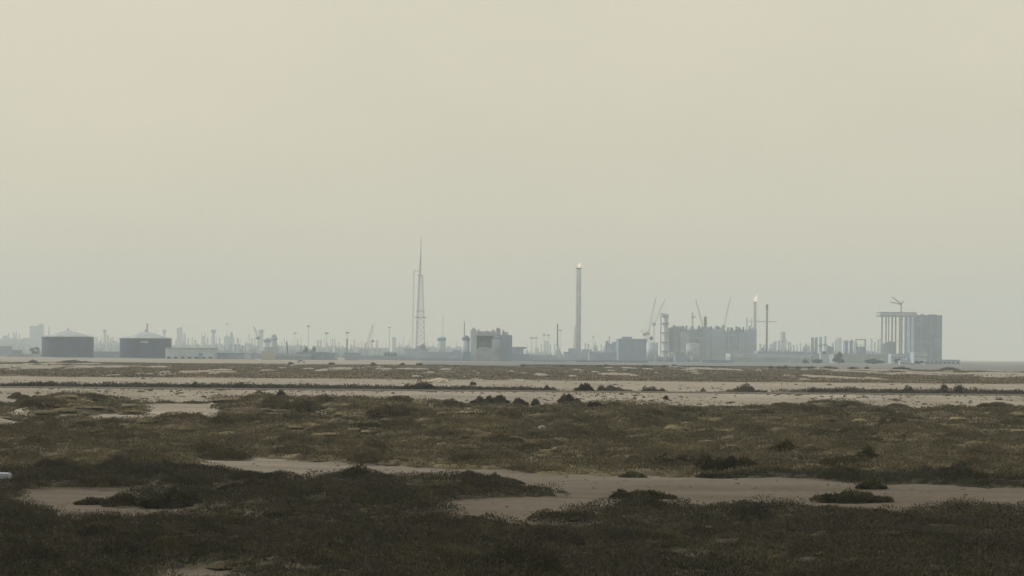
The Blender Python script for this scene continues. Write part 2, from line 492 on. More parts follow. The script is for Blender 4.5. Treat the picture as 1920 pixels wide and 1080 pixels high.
# ------------------------------------------------------------------ scrub
def blades(cx, cy, cz, r, h, n, L, wd, spread=.6, low=.3, gen=rng):
    """n blades on each dome (arrays cx.. of len m); returns verts, faces, per-vertex tint."""
    m = len(cx); k = m*n
    rep = lambda a: np.repeat(a, n)
    X0, Y0, Z0, Rr, Hh, LL = rep(cx), rep(cy), rep(cz), rep(r), rep(h), rep(L)
    th = gen.uniform(0, 2*np.pi, k); rho = np.sqrt(gen.uniform(0, 1, k))
    lump = .75 + .5*vnoise(X0*1.7 + np.cos(th)*rho*2.3, Y0*1.7 + np.sin(th)*rho*2.3, 77)
    hz = Hh*np.sqrt(np.clip(1 - rho**2*.92, 0, 1))*lump*(low + (1 - low)*gen.uniform(0, 1, k)**.45)
    P = np.stack([X0 + np.cos(th)*rho*Rr, Y0 + np.sin(th)*rho*Rr, Z0 + hz - LL*.3], -1)
    D = np.stack([np.cos(th)*rho*.7, np.sin(th)*rho*.7, np.full(k, .75)], -1) + gen.normal(0, spread*.6, (k, 3))
    D /= np.linalg.norm(D, axis=1, keepdims=True) + 1e-6
    Wv = np.cross(D, gen.normal(0, 1, (k, 3))); Wv /= np.linalg.norm(Wv, axis=1, keepdims=True) + 1e-6
    Lk = LL*gen.uniform(.6, 1.4, k)
    W2 = Wv*(Lk*wd)[:, None]
    A = P - W2*.5; B = P + D*(Lk*.55)[:, None] - W2*.9; C = P + D*Lk[:, None]; E = P + D*(Lk*.5)[:, None] + W2*.9
    V = np.stack([A, B, C, E], 1).reshape(-1, 3)
    Fq = np.arange(k*4).reshape(k, 4)
    tint = np.repeat(np.clip(rep(gen.uniform(0, 1, m))*.80 + gen.uniform(0, .15, k), 0, 1), 4)
    return V, Fq, tint

def cores(cx, cy, cz, r, h, gen=rng):
    m = len(cx); S = 7
    a = np.arange(S)*2*np.pi/S
    ring0 = np.stack([cx[:, None] + .7*r[:, None]*np.cos(a), cy[:, None] + .7*r[:, None]*np.sin(a), np.repeat((cz - .05)[:, None], S, 1)], -1)
    j = gen.uniform(.8, 1.15, (m, S))
    ring1 = np.stack([cx[:, None] + .5*r[:, None]*j*np.cos(a), cy[:, None] + .5*r[:, None]*j*np.sin(a), (cz[:, None] + .34*h[:, None]*j)], -1)
    top = np.stack([cx, cy, cz + .48*h], -1)[:, None, :]
    V = np.concatenate([ring0, ring1, top], 1).reshape(-1, 3)
    base = (np.arange(m)*(2*S + 1))[:, None]
    k = np.arange(S); k2 = (k + 1) % S
    q = np.stack([k, k2, S + k2, S + k], -1).reshape(1, S, 4) + base[:, :, None]
    tr = np.stack([S + k, S + k2, np.full(S, 2*S)], -1).reshape(1, S, 3) + base[:, :, None]
    tint = np.repeat(gen.uniform(.1, .8, m), 2*S + 1)
    return V, q.reshape(-1, 4), tr.reshape(-1, 3), tint

def scrub_band(name, y0, y1, g, n, L, wd, hh, m, rs=(.75, 1.3), span=.285, keep=1.0, extra=14., core=1.0):
    half = span*y1 + extra
    xs = np.arange(-half, half, g); ys = np.arange(y0, y1, g)
    X, Y = np.meshgrid(xs, ys); X = X.ravel(); Y = Y.ravel()
    X = X + rng.uniform(-.5, .5, X.shape)*g; Y = Y + rng.uniform(-.5, .5, X.shape)*g
    k = (np.abs(X) < span*Y + extra) & (rng.uniform(0, 1, X.shape) < keep)
    X, Y = X[k], Y[k]
    ok = (veg(X, Y) > .5)
    X, Y = X[ok], Y[ok]
    e = .55*g
    nb = (veg(X - e, Y) + veg(X + e, Y) + veg(X, Y - e) + veg(X, Y + e))/4
    ok = (nb > .49) | (rng.uniform(0, 1, X.shape) < .3)
    X, Y, nb = X[ok], Y[ok], nb[ok]
    patch = fbm(X*.16 + 11, Y*.16, 91)
    thin = rng.uniform(0, 1, X.shape) < np.clip(.55 + 1.6*(patch - .25), .52, 1)
    X, Y, nb, patch = X[thin], Y[thin], nb[thin], patch[thin]
    r = g*rng.uniform(*rs, X.shape)
    big = np.where(rng.uniform(0, 1, X.shape) < .12, 1.3, 1.0)
    r = r*big
    h = hh*rng.uniform(.5, 1.15, X.shape)*(.55 + .45*nb)*(.2 + .8*patch + 1.1*np.clip(fbm(X*.4, Y*.3, 95, 2) - .22, 0, 1))*(.55 + .45*big)
    Z = hgt(X, Y)
    V1, F1, t1 = blades(X, Y, Z, r, h, n, np.full(X.shape, L)*rng.uniform(.8, 1.25, X.shape), wd)
    c_ = nb > .7
    V2, q2, tr2, t2 = cores(X[c_], Y[c_], Z[c_], r[c_]*.9, h[c_]*core)
    V = np.concatenate([V1, V2]); o = len(V1)
    ob = np_mesh(name, V, [F1, q2 + o, tr2 + o], m, np.concatenate([t1, t2]))
    tag(ob, kind='stuff')
    return len(X)

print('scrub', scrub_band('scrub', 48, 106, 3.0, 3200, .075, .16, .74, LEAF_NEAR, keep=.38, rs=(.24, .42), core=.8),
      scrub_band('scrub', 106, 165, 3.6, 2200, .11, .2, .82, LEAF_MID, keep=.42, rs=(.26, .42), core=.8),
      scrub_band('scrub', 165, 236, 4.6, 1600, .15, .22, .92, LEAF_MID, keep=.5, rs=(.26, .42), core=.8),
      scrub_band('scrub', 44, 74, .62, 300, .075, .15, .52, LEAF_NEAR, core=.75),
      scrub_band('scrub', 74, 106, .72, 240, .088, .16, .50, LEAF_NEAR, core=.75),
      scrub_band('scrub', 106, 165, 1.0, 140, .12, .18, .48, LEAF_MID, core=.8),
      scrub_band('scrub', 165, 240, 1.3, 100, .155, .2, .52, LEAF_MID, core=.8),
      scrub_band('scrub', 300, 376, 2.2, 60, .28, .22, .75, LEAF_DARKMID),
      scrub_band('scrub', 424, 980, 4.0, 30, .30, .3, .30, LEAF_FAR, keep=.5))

# pebbles and bits of dry wood on the sandy bank and beside the track
def rubble():
    n = 7000
    X = rng.uniform(-85, 85, n); Y = np.where(rng.uniform(0, 1, n) < .8, rng.uniform(236, 254.5, n), rng.uniform(376, 415, n))
    X = X*np.where(Y > 300, 1.5, 1)
    k = fbm(X*.10, Y*.3, 61) > rng.uniform(.3, .62, n)
    tr_ = np.arange(n) > n*.9; X = np.where(tr_, X*.3, X); Y = np.where(tr_, rng.uniform(76, 118, n), Y); k = np.where(tr_, veg(X, Y) < .5, k)
    X, Y = X[k], Y[k]; Z = hgt(X, Y)
    n = len(X); s = (rng.gamma(2., .032, n) + .03)*np.where(Y < 130, .45, 1)
    oct_ = np.array([(1,0,0),(0,1,0),(-1,0,0),(0,-1,0),(0,0,1),(0,0,-1)], float)
    f = np.array([(0,1,4),(1,2,4),(2,3,4),(3,0,4),(1,0,5),(2,1,5),(3,2,5),(0,3,5)])
    J = rng.uniform(.6, 1.3, (n, 6, 1))
    st = np.stack([rng.uniform(.7, 2.6, n), rng.uniform(.6, 1.3, n), rng.uniform(.5, 1.1, n)], -1)[:, None, :]
    V = (oct_[None]*J*st*s[:, None, None]) + np.stack([X, Y, Z + s*.2], -1)[:, None, :]
    Fs = (f[None] + (np.arange(n)*6)[:, None, None]).reshape(-1, 3)
    tag(np_mesh('rubble', V.reshape(-1, 3), Fs, STONE, None), kind='stuff')
rubble()

# ------------------------------------------------------------------ single bushes
def bush(px, py, wpx, hpx, m_, label, name='bush', dens=1.0, cat='bush', group=None, sx=1.0, lumps=3, Y=None):
    if Y is None: X, Y, Z = gp(px, py)
    else:
        u, v = roll(px, py); X = u*Y/F; Z = float(hgt(X, Y))
    s = Y/F; Wd, H = wpx*s, hpx*s*1.0
    g = np.random.default_rng(int(px*13 + py))
    t = link(bpy.data.objects.new(name, None)); t.location = (X, Y, Z); tag(t, label, cat, group)
    m = 2 + lumps*3
    f = np.concatenate([np.linspace(-.5, .5, m - 2), g.uniform(-.3, .3, 2)]) if lumps > 1 else g.uniform(-.28, .28, m)
    cx = f*Wd*.78 + g.uniform(-.06, .06, m)*Wd/lumps; cy = g.uniform(-.22, .22, m)*min(Wd, 2.2*H + .3)
    r = np.maximum(Wd*g.uniform(.16, .30, m)/(1 + .35*(lumps - 1)), H*.35)
    h = H*np.clip(1.05 - 1.15*np.abs(f), .3, 1)*g.uniform(.55, 1.12, m)
    h[int(g.integers(0, m))] = H*.95
    A = [cx, cy, np.zeros(m), r, h]
    L = max(.12, 3.4*s) if Y > 150 else max(.12, 5.0*s)
    n = int(min(1500, max(70, 60*dens*(Wd*H)/(L*L)/m)))
    V1, F1, t1 = blades(*A, n, np.full(m, L), .17, 1.0, .12, g)
    V2, q2, tr2, t2 = cores(A[0], A[1], A[2], A[3]*.85, A[4]*.9, g)
    o = len(V1)
    np_mesh('foliage', np.concatenate([V1, V2]), [F1, q2 + o, tr2 + o], m_, np.concatenate([t1, t2]), t)
    b = MB()
    for k in range(5 + lumps):
        a = g.uniform(0, 6.28); q = g.uniform(.2, .42)
        b.bar((0, 0, -.05), (q*Wd*math.cos(a)*.8, q*Wd*.5*math.sin(a), H*g.uniform(.4, .7)*(1 - q*.9)), max(.012, .2*s), 4, max(.006, .08*s))
    b.build('stem', BARK, t)
    return t

BUSHES = [
 (178,946,76,15,LEAF_SALT,'low saltbush at the pointed tip of the scrub spit inside the left sandy track',3,'saltbush'),
 (236,949,96,26,LEAF_SALT,'middle saltbush on the scrub spit inside the left sandy track',4,'saltbush'),
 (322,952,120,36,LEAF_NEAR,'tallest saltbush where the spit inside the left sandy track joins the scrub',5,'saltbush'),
 # foreground, on the sand
 (1600,943,150,27,LEAF_SALT,'low wide saltbush alone in the sandy track, before the yellowish upright plant',4,'saltbush'),
 (1208,936,112,18,LEAF_SALT,'flat ragged saltbush on the pale track, a raised tuft at one end',4,'saltbush'),
 (1165,935,36,20,LEAF_SALT,'spiky tuft sticking up at the end of the flat ragged saltbush',3,'saltbush'),
 (1635,917,54,18,LEAF_GREEN,'small green saltbush on the far edge of the track, just above the low wide saltbush',2,'saltbush'),
 (1186,896,44,10,LEAF_MID,'tiny flat bush on the far edge of the sandy track',2,'bush'),
 (1628,868,40,34,LEAF_YEL,'upright yellowish green plant standing taller than the scrub around it',2,'upright_plant'),
 (1475,850,70,20,LEAF_YEL,'yellow green spreading bush amid the brown scrub',3,'bush'),
 (880,897,46,15,LEAF_SALT,'low peaked green bush on the crest of the scrub spit',2,'bush'),
 (925,905,50,18,LEAF_SALT,'green bush next to the low peaked one on the scrub spit',2,'bush'),
 (470,922,110,26,LEAF_DARK,'blackish bush in the hollow of the scrub spit',3,'bush'),
 (1370,885,120,36,LEAF_GREEN,'broad deep green bush at the scrub edge above the sandy track',4,'bush'),
 (1260,880,150,28,LEAF_PURPLE,'long purplish grey bush behind the broad deep green one',4,'bush'),
 (1750,898,46,22,LEAF_PURPLE,'purplish grey round bush at the scrub edge near the far end of the track',2,'bush'),
 (1820,905,70,22,LEAF_GREEN,'green bush beside the purplish grey round one',3,'bush'),
 # before the sandy bank
 (527,750,21,19,LEAF_DARK,'small round black bush alone against the sandy bank',1,'round_bush'),
 (1066,757,36,17,LEAF_DARK,'rounded dark reddish bush against the sandy bank',2,'round_bush'),
 (903,757,36,17,LEAF_DARK,'dark twiggy bush at the end of the row of bushes below the bank',2,'bush'),
 (936,757,34,16,LEAF_PURPLE,'grey leafless looking bush between two dark ones below the bank',2,'bush'),
 (975,761,28,14,LEAF_DARK,'sparse dark bush with a ragged top below the bank',2,'bush'),
 (1005,762,16,14,LEAF_DARK,'narrow dark bush, the smallest of the row below the bank',1,'bush'),
 (1119,766,32,13,LEAF_DARK,'dark green bush where the scrub meets the sandy bank',2,'bush'),
 (848,763,64,15,LEAF_MID,'low brown domed bush leading the row below the bank',3,'bush'),
 (36,747,38,11,LEAF_MID,'brown domed bush beneath the sandy bank, close by the photo edge',3,'bush'),
 (735,780,90,24,LEAF_MID,'large olive green domed bush sloping down to a sand gap',3,'bush'),
 (565,772,80,24,LEAF_MID,'brownish domed bush mounded before the bank',3,'bush'),
 (1500,775,150,20,LEAF_MID,'long rounded brown scrub mound before the bank',4,'bush'),
 (1680,798,64,16,LEAF_MID,'rounded brown bush standing above level scrub',3,'bush'),
 (1250,749,11,7,LEAF_DARK,'tiny black bush on the slope of the sandy bank',1,'round_bush'),
]
for px, py, wp, hp, m, lab, lm, nm in BUSHES:
    bush(px, py, wp, hp, m, lab, nm, 1.0, nm.replace('_', ' ') if nm != 'round_bush' else 'bush', None, 1, lm)
BACK = [  # behind the road, seen over it
 (785,729,74,21,LEAF_DARK,'large dark domed bush rising behind the road, beside a pale sand heap',4),
 (370,728,66,15,LEAF_DARK,'long dark green bush behind the road',4),
 (452,728,54,13,LEAF_DARK,'dark bush next to pale stones behind the road',3),
 (60,727,130,14,LEAF_DARK,'long low dark hedge of scrub behind the road at the photo edge',5),
 (210,728,60,10,LEAF_DARK,'low flat dark bush behind the road',3),
 (1024,737,36,12,LEAF_DARK,'small domed bush behind the road, half way along',2),
 (1095,743,24,16,LEAF_DARK,'black upright bush rooted at the road edge',2),
 (1148,740,84,15,LEAF_MID,'wide flat brown bush behind the road, beside the black upright bush',4),
 (1228,741,56,13,LEAF_MID,'brown domed bush behind the road above the tiny black bush',3),
 (1322,741,34,9,LEAF_MID,'little flat brown bush behind the road',2),
 (1398,743,78,17,LEAF_MID,'brown bush with a raised crown behind the road',4),
 (1600,745,150,14,LEAF_MID,'very long reddish brown bush behind the road',6),
 (1748,747,56,10,LEAF_MID,'reddish brown bush beyond the very long one',3),
 (949,726,16,7,LEAF_DARK,'tiny dark shrub on the sand slope beyond the road',1),
 (887,722,8,6,LEAF_DARK,'speck of a dark shrub on the sand slope beyond the road',1),
]
for px, py, wp, hp, m, lab, lm in BACK:
    bush(px, py, wp*1.25, hp + (6 if py > 724 and 'rooted' not in lab else 0), m, lab, 'bush', 1.0, 'bush', None, 1, lm, Y=(320 if py > 724 else None) if 'rooted' not in lab else 269)
def small_tree(px, py, wp, hp, label, Y, m=LEAF_DARK, name='small_tree'):
    u, v = roll(px, py); X = u*Y/F; Z = float(hgt(X, Y)); s = Y/F
    W_, H = wp*s, hp*s
    g = np.random.default_rng(int(px*7 + Y))
    t = link(bpy.data.objects.new(name, None)); t.location = (X, Y, Z); tag(t, label, 'tree')
    b = MB(); b.bar((0, 0, -.1), (W_*.06, 0, H*.55), W_*.07, 6, W_*.04)
    for k in range(4):
        a = k*1.57 + .4; b.bar((W_*.03, 0, H*.35), (W_*.32*math.cos(a), W_*.3*math.sin(a), H*.75), W_*.035, 5, W_*.015)
    b.build('trunk', BARK, t)
    n = 6
    cx = g.uniform(-.28, .28, n)*W_; cy = g.uniform(-.28, .28, n)*W_; cz = g.uniform(.25, .6, n)*H
    r = g.uniform(.2, .3, n)*W_; h = g.uniform(.25, .4, n)*H
    V1, F1, t1 = blades(cx, cy, cz, r, h, 90, np.full(n, max(.12, 2.2*s)), .3, 1.0, .0, g)
    V2, F2, t2 = blades(cx, cy, cz + .02*H, r*.9, -h*.5, 40, np.full(n, max(.12, 2.2*s)), .3, 1.0, .0, g)
    np_mesh('crown', np.concatenate([V1, V2]), [F1, F2 + len(V1)], m, np.concatenate([t1, t2]), t)
for px, wp, hp, lab in [(1520,22,12,'dark round shrub tree on the sand slope beyond the road'), (1537,12,8,'smaller dark shrub tree beside the round one beyond the road'),
                        (1704,18,22,'dark reddish small tree behind the road, taller than the long bush'), (1770,22,22,'broad dark small tree at the end of the road bushes'),
                        (1797,20,24,'dark small tree beyond the broad one at the road')]:
    small_tree(px, 742, wp, hp + 7, lab, 325)

# stones and the sand heap
def rock(name, px, py, wp, hp, label, cat, m, seed=1, Y=None):
    X, Y, Z = gp(px, py); s = Y/F; W_, H = wp*s, hp*s
    g = random.Random(seed)
    b = MB(); n, k = 12, 5
    prof = []
    vs, fs = [], []
    for j in range(k + 1):
        a = j/k*math.pi/2
        for i in range(n):
            th = 2*math.pi*i/n; rr = W_/2*math.cos(a*.96)*(1 + g.uniform(-.16, .16)); 
            vs.append((rr*math.cos(th), rr*.75*math.sin(th), -.06 + (H + .06)*math.sin(a)*(1 + g.uniform(-.1, .1))))
    for j in range(k):
        for i in range(n): fs.append((j*n+i, j*n+(i+1) % n, (j+1)*n+(i+1) % n, (j+1)*n+i))
    fs.append(tuple(k*n + i for i in range(n)))
    b.add(vs, fs); o = b.build(name, m); o.location = (X, Y, Z); tag(o, label, cat)
    return o
rock('white_boulder', 1017, 815, 26, 17, 'pale whitish boulder lying in the brown scrub', 'boulder', ROCKM, 3)
rock('sand_heap', 823, 718, 38, 9, 'pale pointed heap of sand beside the large dark domed bush', 'sand heap', mat('heap_sand', (.42, .38, .31), .95, 0, .1, 2), 4)
rock('pale_rock', 430, 722, 16, 6, 'pale rock at the end of the long dark green bush', 'rock', ROCKM, 5)
rock('pale_rock', 30, 690, 16, 5, 'pale flat rock in the far scrub at the photo edge', 'rock', ROCKM, 6)
rock('pale_rock', 462, 717, 20, 5, 'pale rock on top of the bank next to the dark bush', 'rock', ROCKM, 8)
# the worn concrete block at the picture edge
t = Th('concrete_block', 'rounded pale concrete block half sunk in scrub at the photo edge', 'concrete block', 4, 100)
X, Y, Z = gp(4, 908); t.e.location = (X, Y, Z); s = Y/F
b = MB(); b.box(-16*s, 14*s, -.25, .35, -.1, 10*s); t.part('base', b, mat('worn_concrete', (.13, .125, .115), .9, 0, .25, 5))
b = MB(); b.prism([(-17*s, 10*s), (15*s, 10*s), (15*s, 16*s), (12*s, 20*s), (-13*s, 21*s), (-17*s, 17*s)], -.3, .4); t.part('cap', b, PALE)
#INDUSTRY
# ------------------------------------------------------------------ the industrial skyline
SLATE = mat('slate_cladding', (.11, .145, .20), .7)
def storage_tank(px, x0, x1, yt, yb, apex, label, Y, plate=False):
    t = Th('storage_tank', label, 'storage tank', px, Y, 'dark storage tanks with pale conical roofs')
    R = (x1 - x0)/2*t.s; H = t.z(yt); A = t.z(apex)
    b = MB(); b.lathe(0, 0, [(R, 0), (R, H)], 48, False); 
    for k in range(1, 5): b.lathe(0, 0, [(R + .04, H*k/5 - .12), (R + .09, H*k/5 - .1), (R + .09, H*k/5 + .1), (R + .04, H*k/5 + .12)], 48, False)
    t.part('shell', b, NAVY, True)
    b = MB(); b.lathe(0, 0, [(R + .1, H - .9), (R + .55, H - .85), (R + .55, H - .55), (R + .1, H - .5)], 48, False)
    t.part('wind_girder', b, DSTEEL)
    b = MB(); b.lathe(0, 0, [(R + .35, H - .05), (R*.9, H + (A - H)*.12), (R*.5, H + (A - H)*.54), (R*.08, H + (A - H)*.97), (.3, A)], 48)
    t.part('roof', b, ROOFM, True)
    b = MB(); b.lathe(0, 0, [(.7, A - .3), (.7, A + .7), (1.0, A + .75), (1.0, A + 1.1), (.1, A + 1.4)], 12); t.part('vent', b, STEEL)
    b = MB()
    for k in range(26):
        a = math.radians(200 + k*3.2); z = H*k/26
        b.box((R + .5)*math.cos(a) - .6, (R + .5)*math.cos(a) + .6, (R + .5)*math.sin(a) - .6, (R + .5)*math.sin(a) + .6, z, z + .25)
    t.part('stair', b, DSTEEL)
    b = MB()
    for k in range(48):
        a0, a1 = 2*math.pi*k/48, 2*math.pi*(k+1)/48
        b.bar(((R+.3)*math.cos(a0), (R+.3)*math.sin(a0), H + 1.2), ((R+.3)*math.cos(a1), (R+.3)*math.sin(a1), H + 1.2), .06, 4)
        b.bar(((R+.3)*math.cos(a0), (R+.3)*math.sin(a0), H), ((R+.3)*math.cos(a0), (R+.3)*math.sin(a0), H + 1.2), .05, 4)
    t.part('railing', b, STEEL)
    if plate:
        b = MB(); 
        for k in range(8):
            a0 = math.radians(268 + k*2.2); a1 = math.radians(268 + (k+1)*2.2)
            for rr in (R + .1,):
                b.add([(rr*math.cos(a0), rr*math.sin(a0), H*.78), (rr*math.cos(a1), rr*math.sin(a1), H*.78), (rr*math.cos(a1), rr*math.sin(a1), H*.88), (rr*math.cos(a0), rr*math.sin(a0), H*.88),
                       (R*.99*math.cos(a0), R*.99*math.sin(a0), H*.78), (R*.99*math.cos(a1), R*.99*math.sin(a1), H*.78), (R*.99*math.cos(a1), R*.99*math.sin(a1), H*.88), (R*.99*math.cos(a0), R*.99*math.sin(a0), H*.88)],
                      [(0,1,2,3),(3,2,6,7),(0,4,5,1)])
        t.part('name_plate', b, PALE)
    b = MB(); b.lathe(0, 0, [(R + 1.5, -.2), (R + 1.5, .5), (R - .1, .6)], 40, False); t.part('foundation', b, PALE)
    return t
storage_tank(127, 79, 175, 632, 672, 619, 'dark storage tank with plain side and pale conical roof, before the tall pale block', 1760)
storage_tank(273, 225, 321, 635, 676, 621, 'dark storage tank with a white plate on its side, beside the long white shed', 1700, True)

def stack(label, px, yt, w, Y, m=STEEL, name='chimney', cat='chimney', w2=None, cap=None, group=None, dx=0, bands=0, yb=None):
    t = Th(name, label, cat, px, Y, group)
    r0, H = w/2*t.s, t.z(yt); r1 = (w2 or w)/2*t.s
    b = MB(); b.lathe(0, 0, [(r0*1.15, -.3), (r0*1.15, H*.04), (r0, H*.05), (r1, H)], 14); t.part('shaft', b, m, True)
    if cap:
        cw, ch = cap[0]/2*t.s, cap[1]*t.s
        b = MB(); b.lathe(0, 0, [(r1*1.02, H - ch), (cw, H - ch*.75), (cw, H), (cw*.8, H + ch*.05)], 14); t.part('cap', b, cap[2] if len(cap) > 2 else m, True)
    for k in range(bands):
        z = H*(k + 1)/(bands + 1); rr = r0 + (r1 - r0)*(k + 1)/(bands + 1)
        b = MB(); b.lathe(0, 0, [(rr*1.01, z - .4), (rr + 1.3, z - .3), (rr + 1.3, z + .3), (rr*1.01, z + .4)], 14); t.part('platform', b, DSTEEL)
    return t

def mast(label, px, yt, Y, head=(8, 3), w=1.3, m=STEEL, lean=0, group='tall lighting masts'):
    t = Th('lighting_mast', label, 'lighting mast', px, Y, group)
    H = t.z(yt); r = w/2*t.s
    b = MB(); b.lathe(0, 0, [(r*1.3, -.3), (r*1.2, H*.3), (r*.75, H)], 8); t.part('pole', b, m, True)
    hw, hh = head[0]/2*t.s, head[1]*t.s
    b = MB(); b.lathe(0, 0, [(hw*.5, H - hh), (hw, H - hh*.6), (hw, H - hh*.3), (hw*.4, H)], 10)
    for k in range(6):
        a = k*math.pi/3; b.box(hw*math.cos(a) - .4, hw*math.cos(a) + .4, hw*math.sin(a) - .4, hw*math.sin(a) + .4, H - hh*1.1, H - hh*.3)
    t.part('lamp_head', b, DSTEEL)
    return t

def crane(label, px, Y, tipx, tipy, basey, backx=None, hook=None, m=YEL, w=3.0, body=True, group='lattice boom cranes'):
    t = Th('crane', label, 'crane', px, Y, group)
    zb = t.z(basey); tip = (t.x(tipx), 0, t.z(tipy, tipx)); root = (0, 0, zb)
    b = MB(); L = (Vector(tip) - Vector(root)).length
    b.lattice(root, tip, w*t.s*.9, w*t.s*.4, max(6, int(L/(w*t.s*1.6))), max(.16, .16*t.s)); t.part('boom', b, m)
    b = MB(); 
    if zb > 3: b.lattice((0, 0, 0), (0, 0, zb), w*t.s*.8, w*t.s*.8, max(3, int(zb/(w*t.s*1.3))), max(.16, .15*t.s))
    b.box(-2.4, 2.4, -2, 2, -.1, 1.6); t.part('tower' if zb > 3 else 'undercarriage', b, m)
    b = MB(); b.box(-2.6, 2.2, -1.6, 1.6, zb - 1.6, zb + 1.4); t.part('cab', b, m)
    bx = t.x(backx) if backx is not None else -(1 if tip[0] > 0 else -1)*5*t.s
    b = MB(); b.lattice((0, 0, zb + .5), (bx, 0, zb + abs(bx)*.9), w*t.s*.5, w*t.s*.3, 4, .14); 
    b.bar((bx, 0, zb + abs(bx)*.9), tip, .12, 4); t.part('counter_jib', b, m)
    if hook is not None:
        hz = t.z(hook, tipx); b = MB(); b.bar((tip[0], 0, tip[2]), (tip[0], 0, hz), .12, 4)
        b.lathe(tip[0], 0, [(.3, hz - 3.2), (1.2, hz - 2.6), (1.2, hz - .4), (.2, hz)], 8); t.part('hook_block', b, DSTEEL)
    return t

def block(label, x0, x1, yt, Y, m, name='building', cat='building', depth=None, roof=None, windows=None, door=None, bumps=(), yb=None, band=None, group=None, slope=0):
    xc = (x0 + x1)/2
    t = Th(name, label, cat, xc, Y, group)
    a, c, H = t.x(x0), t.x(x1), t.z(yt); D = depth or max(8, (c - a)*.6)
    b = MB(); b.prism([(a, -.4), (c, -.4), (c, H - slope*t.s), (a, H)], 0, D); t.part('wall', b, m)
    b = MB(); 
    rh = (roof[0] if roof else 1.2)*t.s
    b.prism([(a - .25, H + .01), (c + .25, H + .01 - slope*t.s), (c + .25, H + rh*.6 - slope*t.s), (a - .25, H + rh*.6)], -.25, D + .25)
    rf = t.part('roof', b, roof[1] if roof else m)
    for (u0, u1, y, bm) in bumps:
        b = MB(); zb = t.z(y); b.box(t.x(u0), t.x(u1), D*.2, D*.2 + max(2.5, (u1 - u0)*t.s*.8), H + .3, zb); t.part('roof_unit', b, bm)
    if band:
        b = MB(); z1, z0 = t.z(band[0]), t.z(band[1]); b.box(a - .12, c + .12, -.2, D + .12, z0, z1); t.part('wall_band', b, band[2])
    if windows:
        n, y0, y1 = windows[:3]; z1, z0 = t.z(y0), t.z(y1); p = (c - a)/n
        for k in range(n):
            b = MB(); b.box(a + p*(k + .25), a + p*(k + .75), -.15, .1, z0, z1); t.part('window', b, GLASS)
    if door:
        b = MB(); b.box(t.x(door[0]), t.x(door[1]), -.25, .1, -.2, t.z(door[2])); t.part('door', b, door[3] if len(door) > 3 else DGREY)
    return t

def silo(label, px, w, yt, Y, m, dome=3, band=None, pole=None, name='silo', cat='silo'):
    t = Th(name, label, cat, px, Y)
    r, H = w/2*t.s, t.z(yt)
    b = MB(); b.lathe(0, 0, [(r, -.3), (r, H)], 24); t.part('body', b, m, True)
    b = MB(); b.dome(0, 0, H + .02, r*1.01, dome*t.s, 24); t.part('roof', b, m, True)
    if band:
        b = MB(); z1, z0 = t.z(band[0]), t.z(band[1]); b.lathe(0, 0, [(r + .01, z0 - .3), (r + .7, z0), (r + .7, z1), (r + .01, z1 + .3)], 24); t.part('band', b, DGREY)
    if pole:
        b = MB(); b.bar((t.x(pole[0]), r*.3, H*.9), (t.x(pole[0]), r*.3, t.z(pole[1])), .45*t.s, 6); t.part('pole', b, STEEL)
    return t

def col_group(label, px, Y, cols, m, name='process_column', cat='process column', pipe=None):
    """vessel columns of one process unit standing on a shared deck: cols = (x, top, width)."""
    t = Th(name, label, cat, px, Y)
    x0 = min(c[0] - c[2] for c in cols); x1 = max(c[0] + c[2] for c in cols)
    b = MB(); b.box(t.x(x0) - 1, t.x(x1) + 1, -4, 8, -.3, 3); t.part('deck', b, m)
    for (x, yt, w) in cols:
        r, H = w/2*t.s, t.z(yt); b = MB(); b.lathe(t.x(x), 0, [(r, 2.9), (r, H*.6), (r*.92, H*.62), (r*.92, H - r*.4), (r*.5, H)], 14); t.part('column', b, m, True)
        b = MB(); q = .92; b.lathe(t.x(x), 0, [(r, H*q - .3), (r + .8, H*q - .2), (r + .8, H*q + .2), (r, H*q + .3)], 10, False)
        t.part('platform', b, STEEL)
    return t

def tree(label, px, yt, w, Y, m=None, cone=False):
    t = Th('tree', label, 'tree', px, Y)
    H, W_ = t.z(yt), w*t.s
    g = np.random.default_rng(int(px*3 + Y))
    b = MB(); b.bar((0, 0, -.2), (0, 0, H*.6), W_*.05, 6, W_*.03); 
    for k in range(4): b.bar((0, 0, H*.3), (W_*.3*math.cos(k*1.6), W_*.3*math.sin(k*1.6), H*.7), W_*.025, 4, W_*.01)
    t.part('trunk', b, BARK)
    n = 12; f = g.uniform(0, 1, n)
    sp = (1 - f*.9) if cone else np.sqrt(np.clip(1 - (f - .4)**2*2.2, .1, 1))
    a = g.uniform(0, 6.28, n)
    cx, cy, cz = np.cos(a)*W_*.3*sp, np.sin(a)*W_*.3*sp, H*(.12 + .62*f)
    V, Fq, ti = blades(cx, cy, cz, W_*.26*(.4 + .6*sp), np.full(n, H*.26), 110, np.full(n, W_*.08), .4, 1.2, -.3, g)
    np_mesh('crown', V, Fq, LEAF_TREE, ti, t.e)
    return t

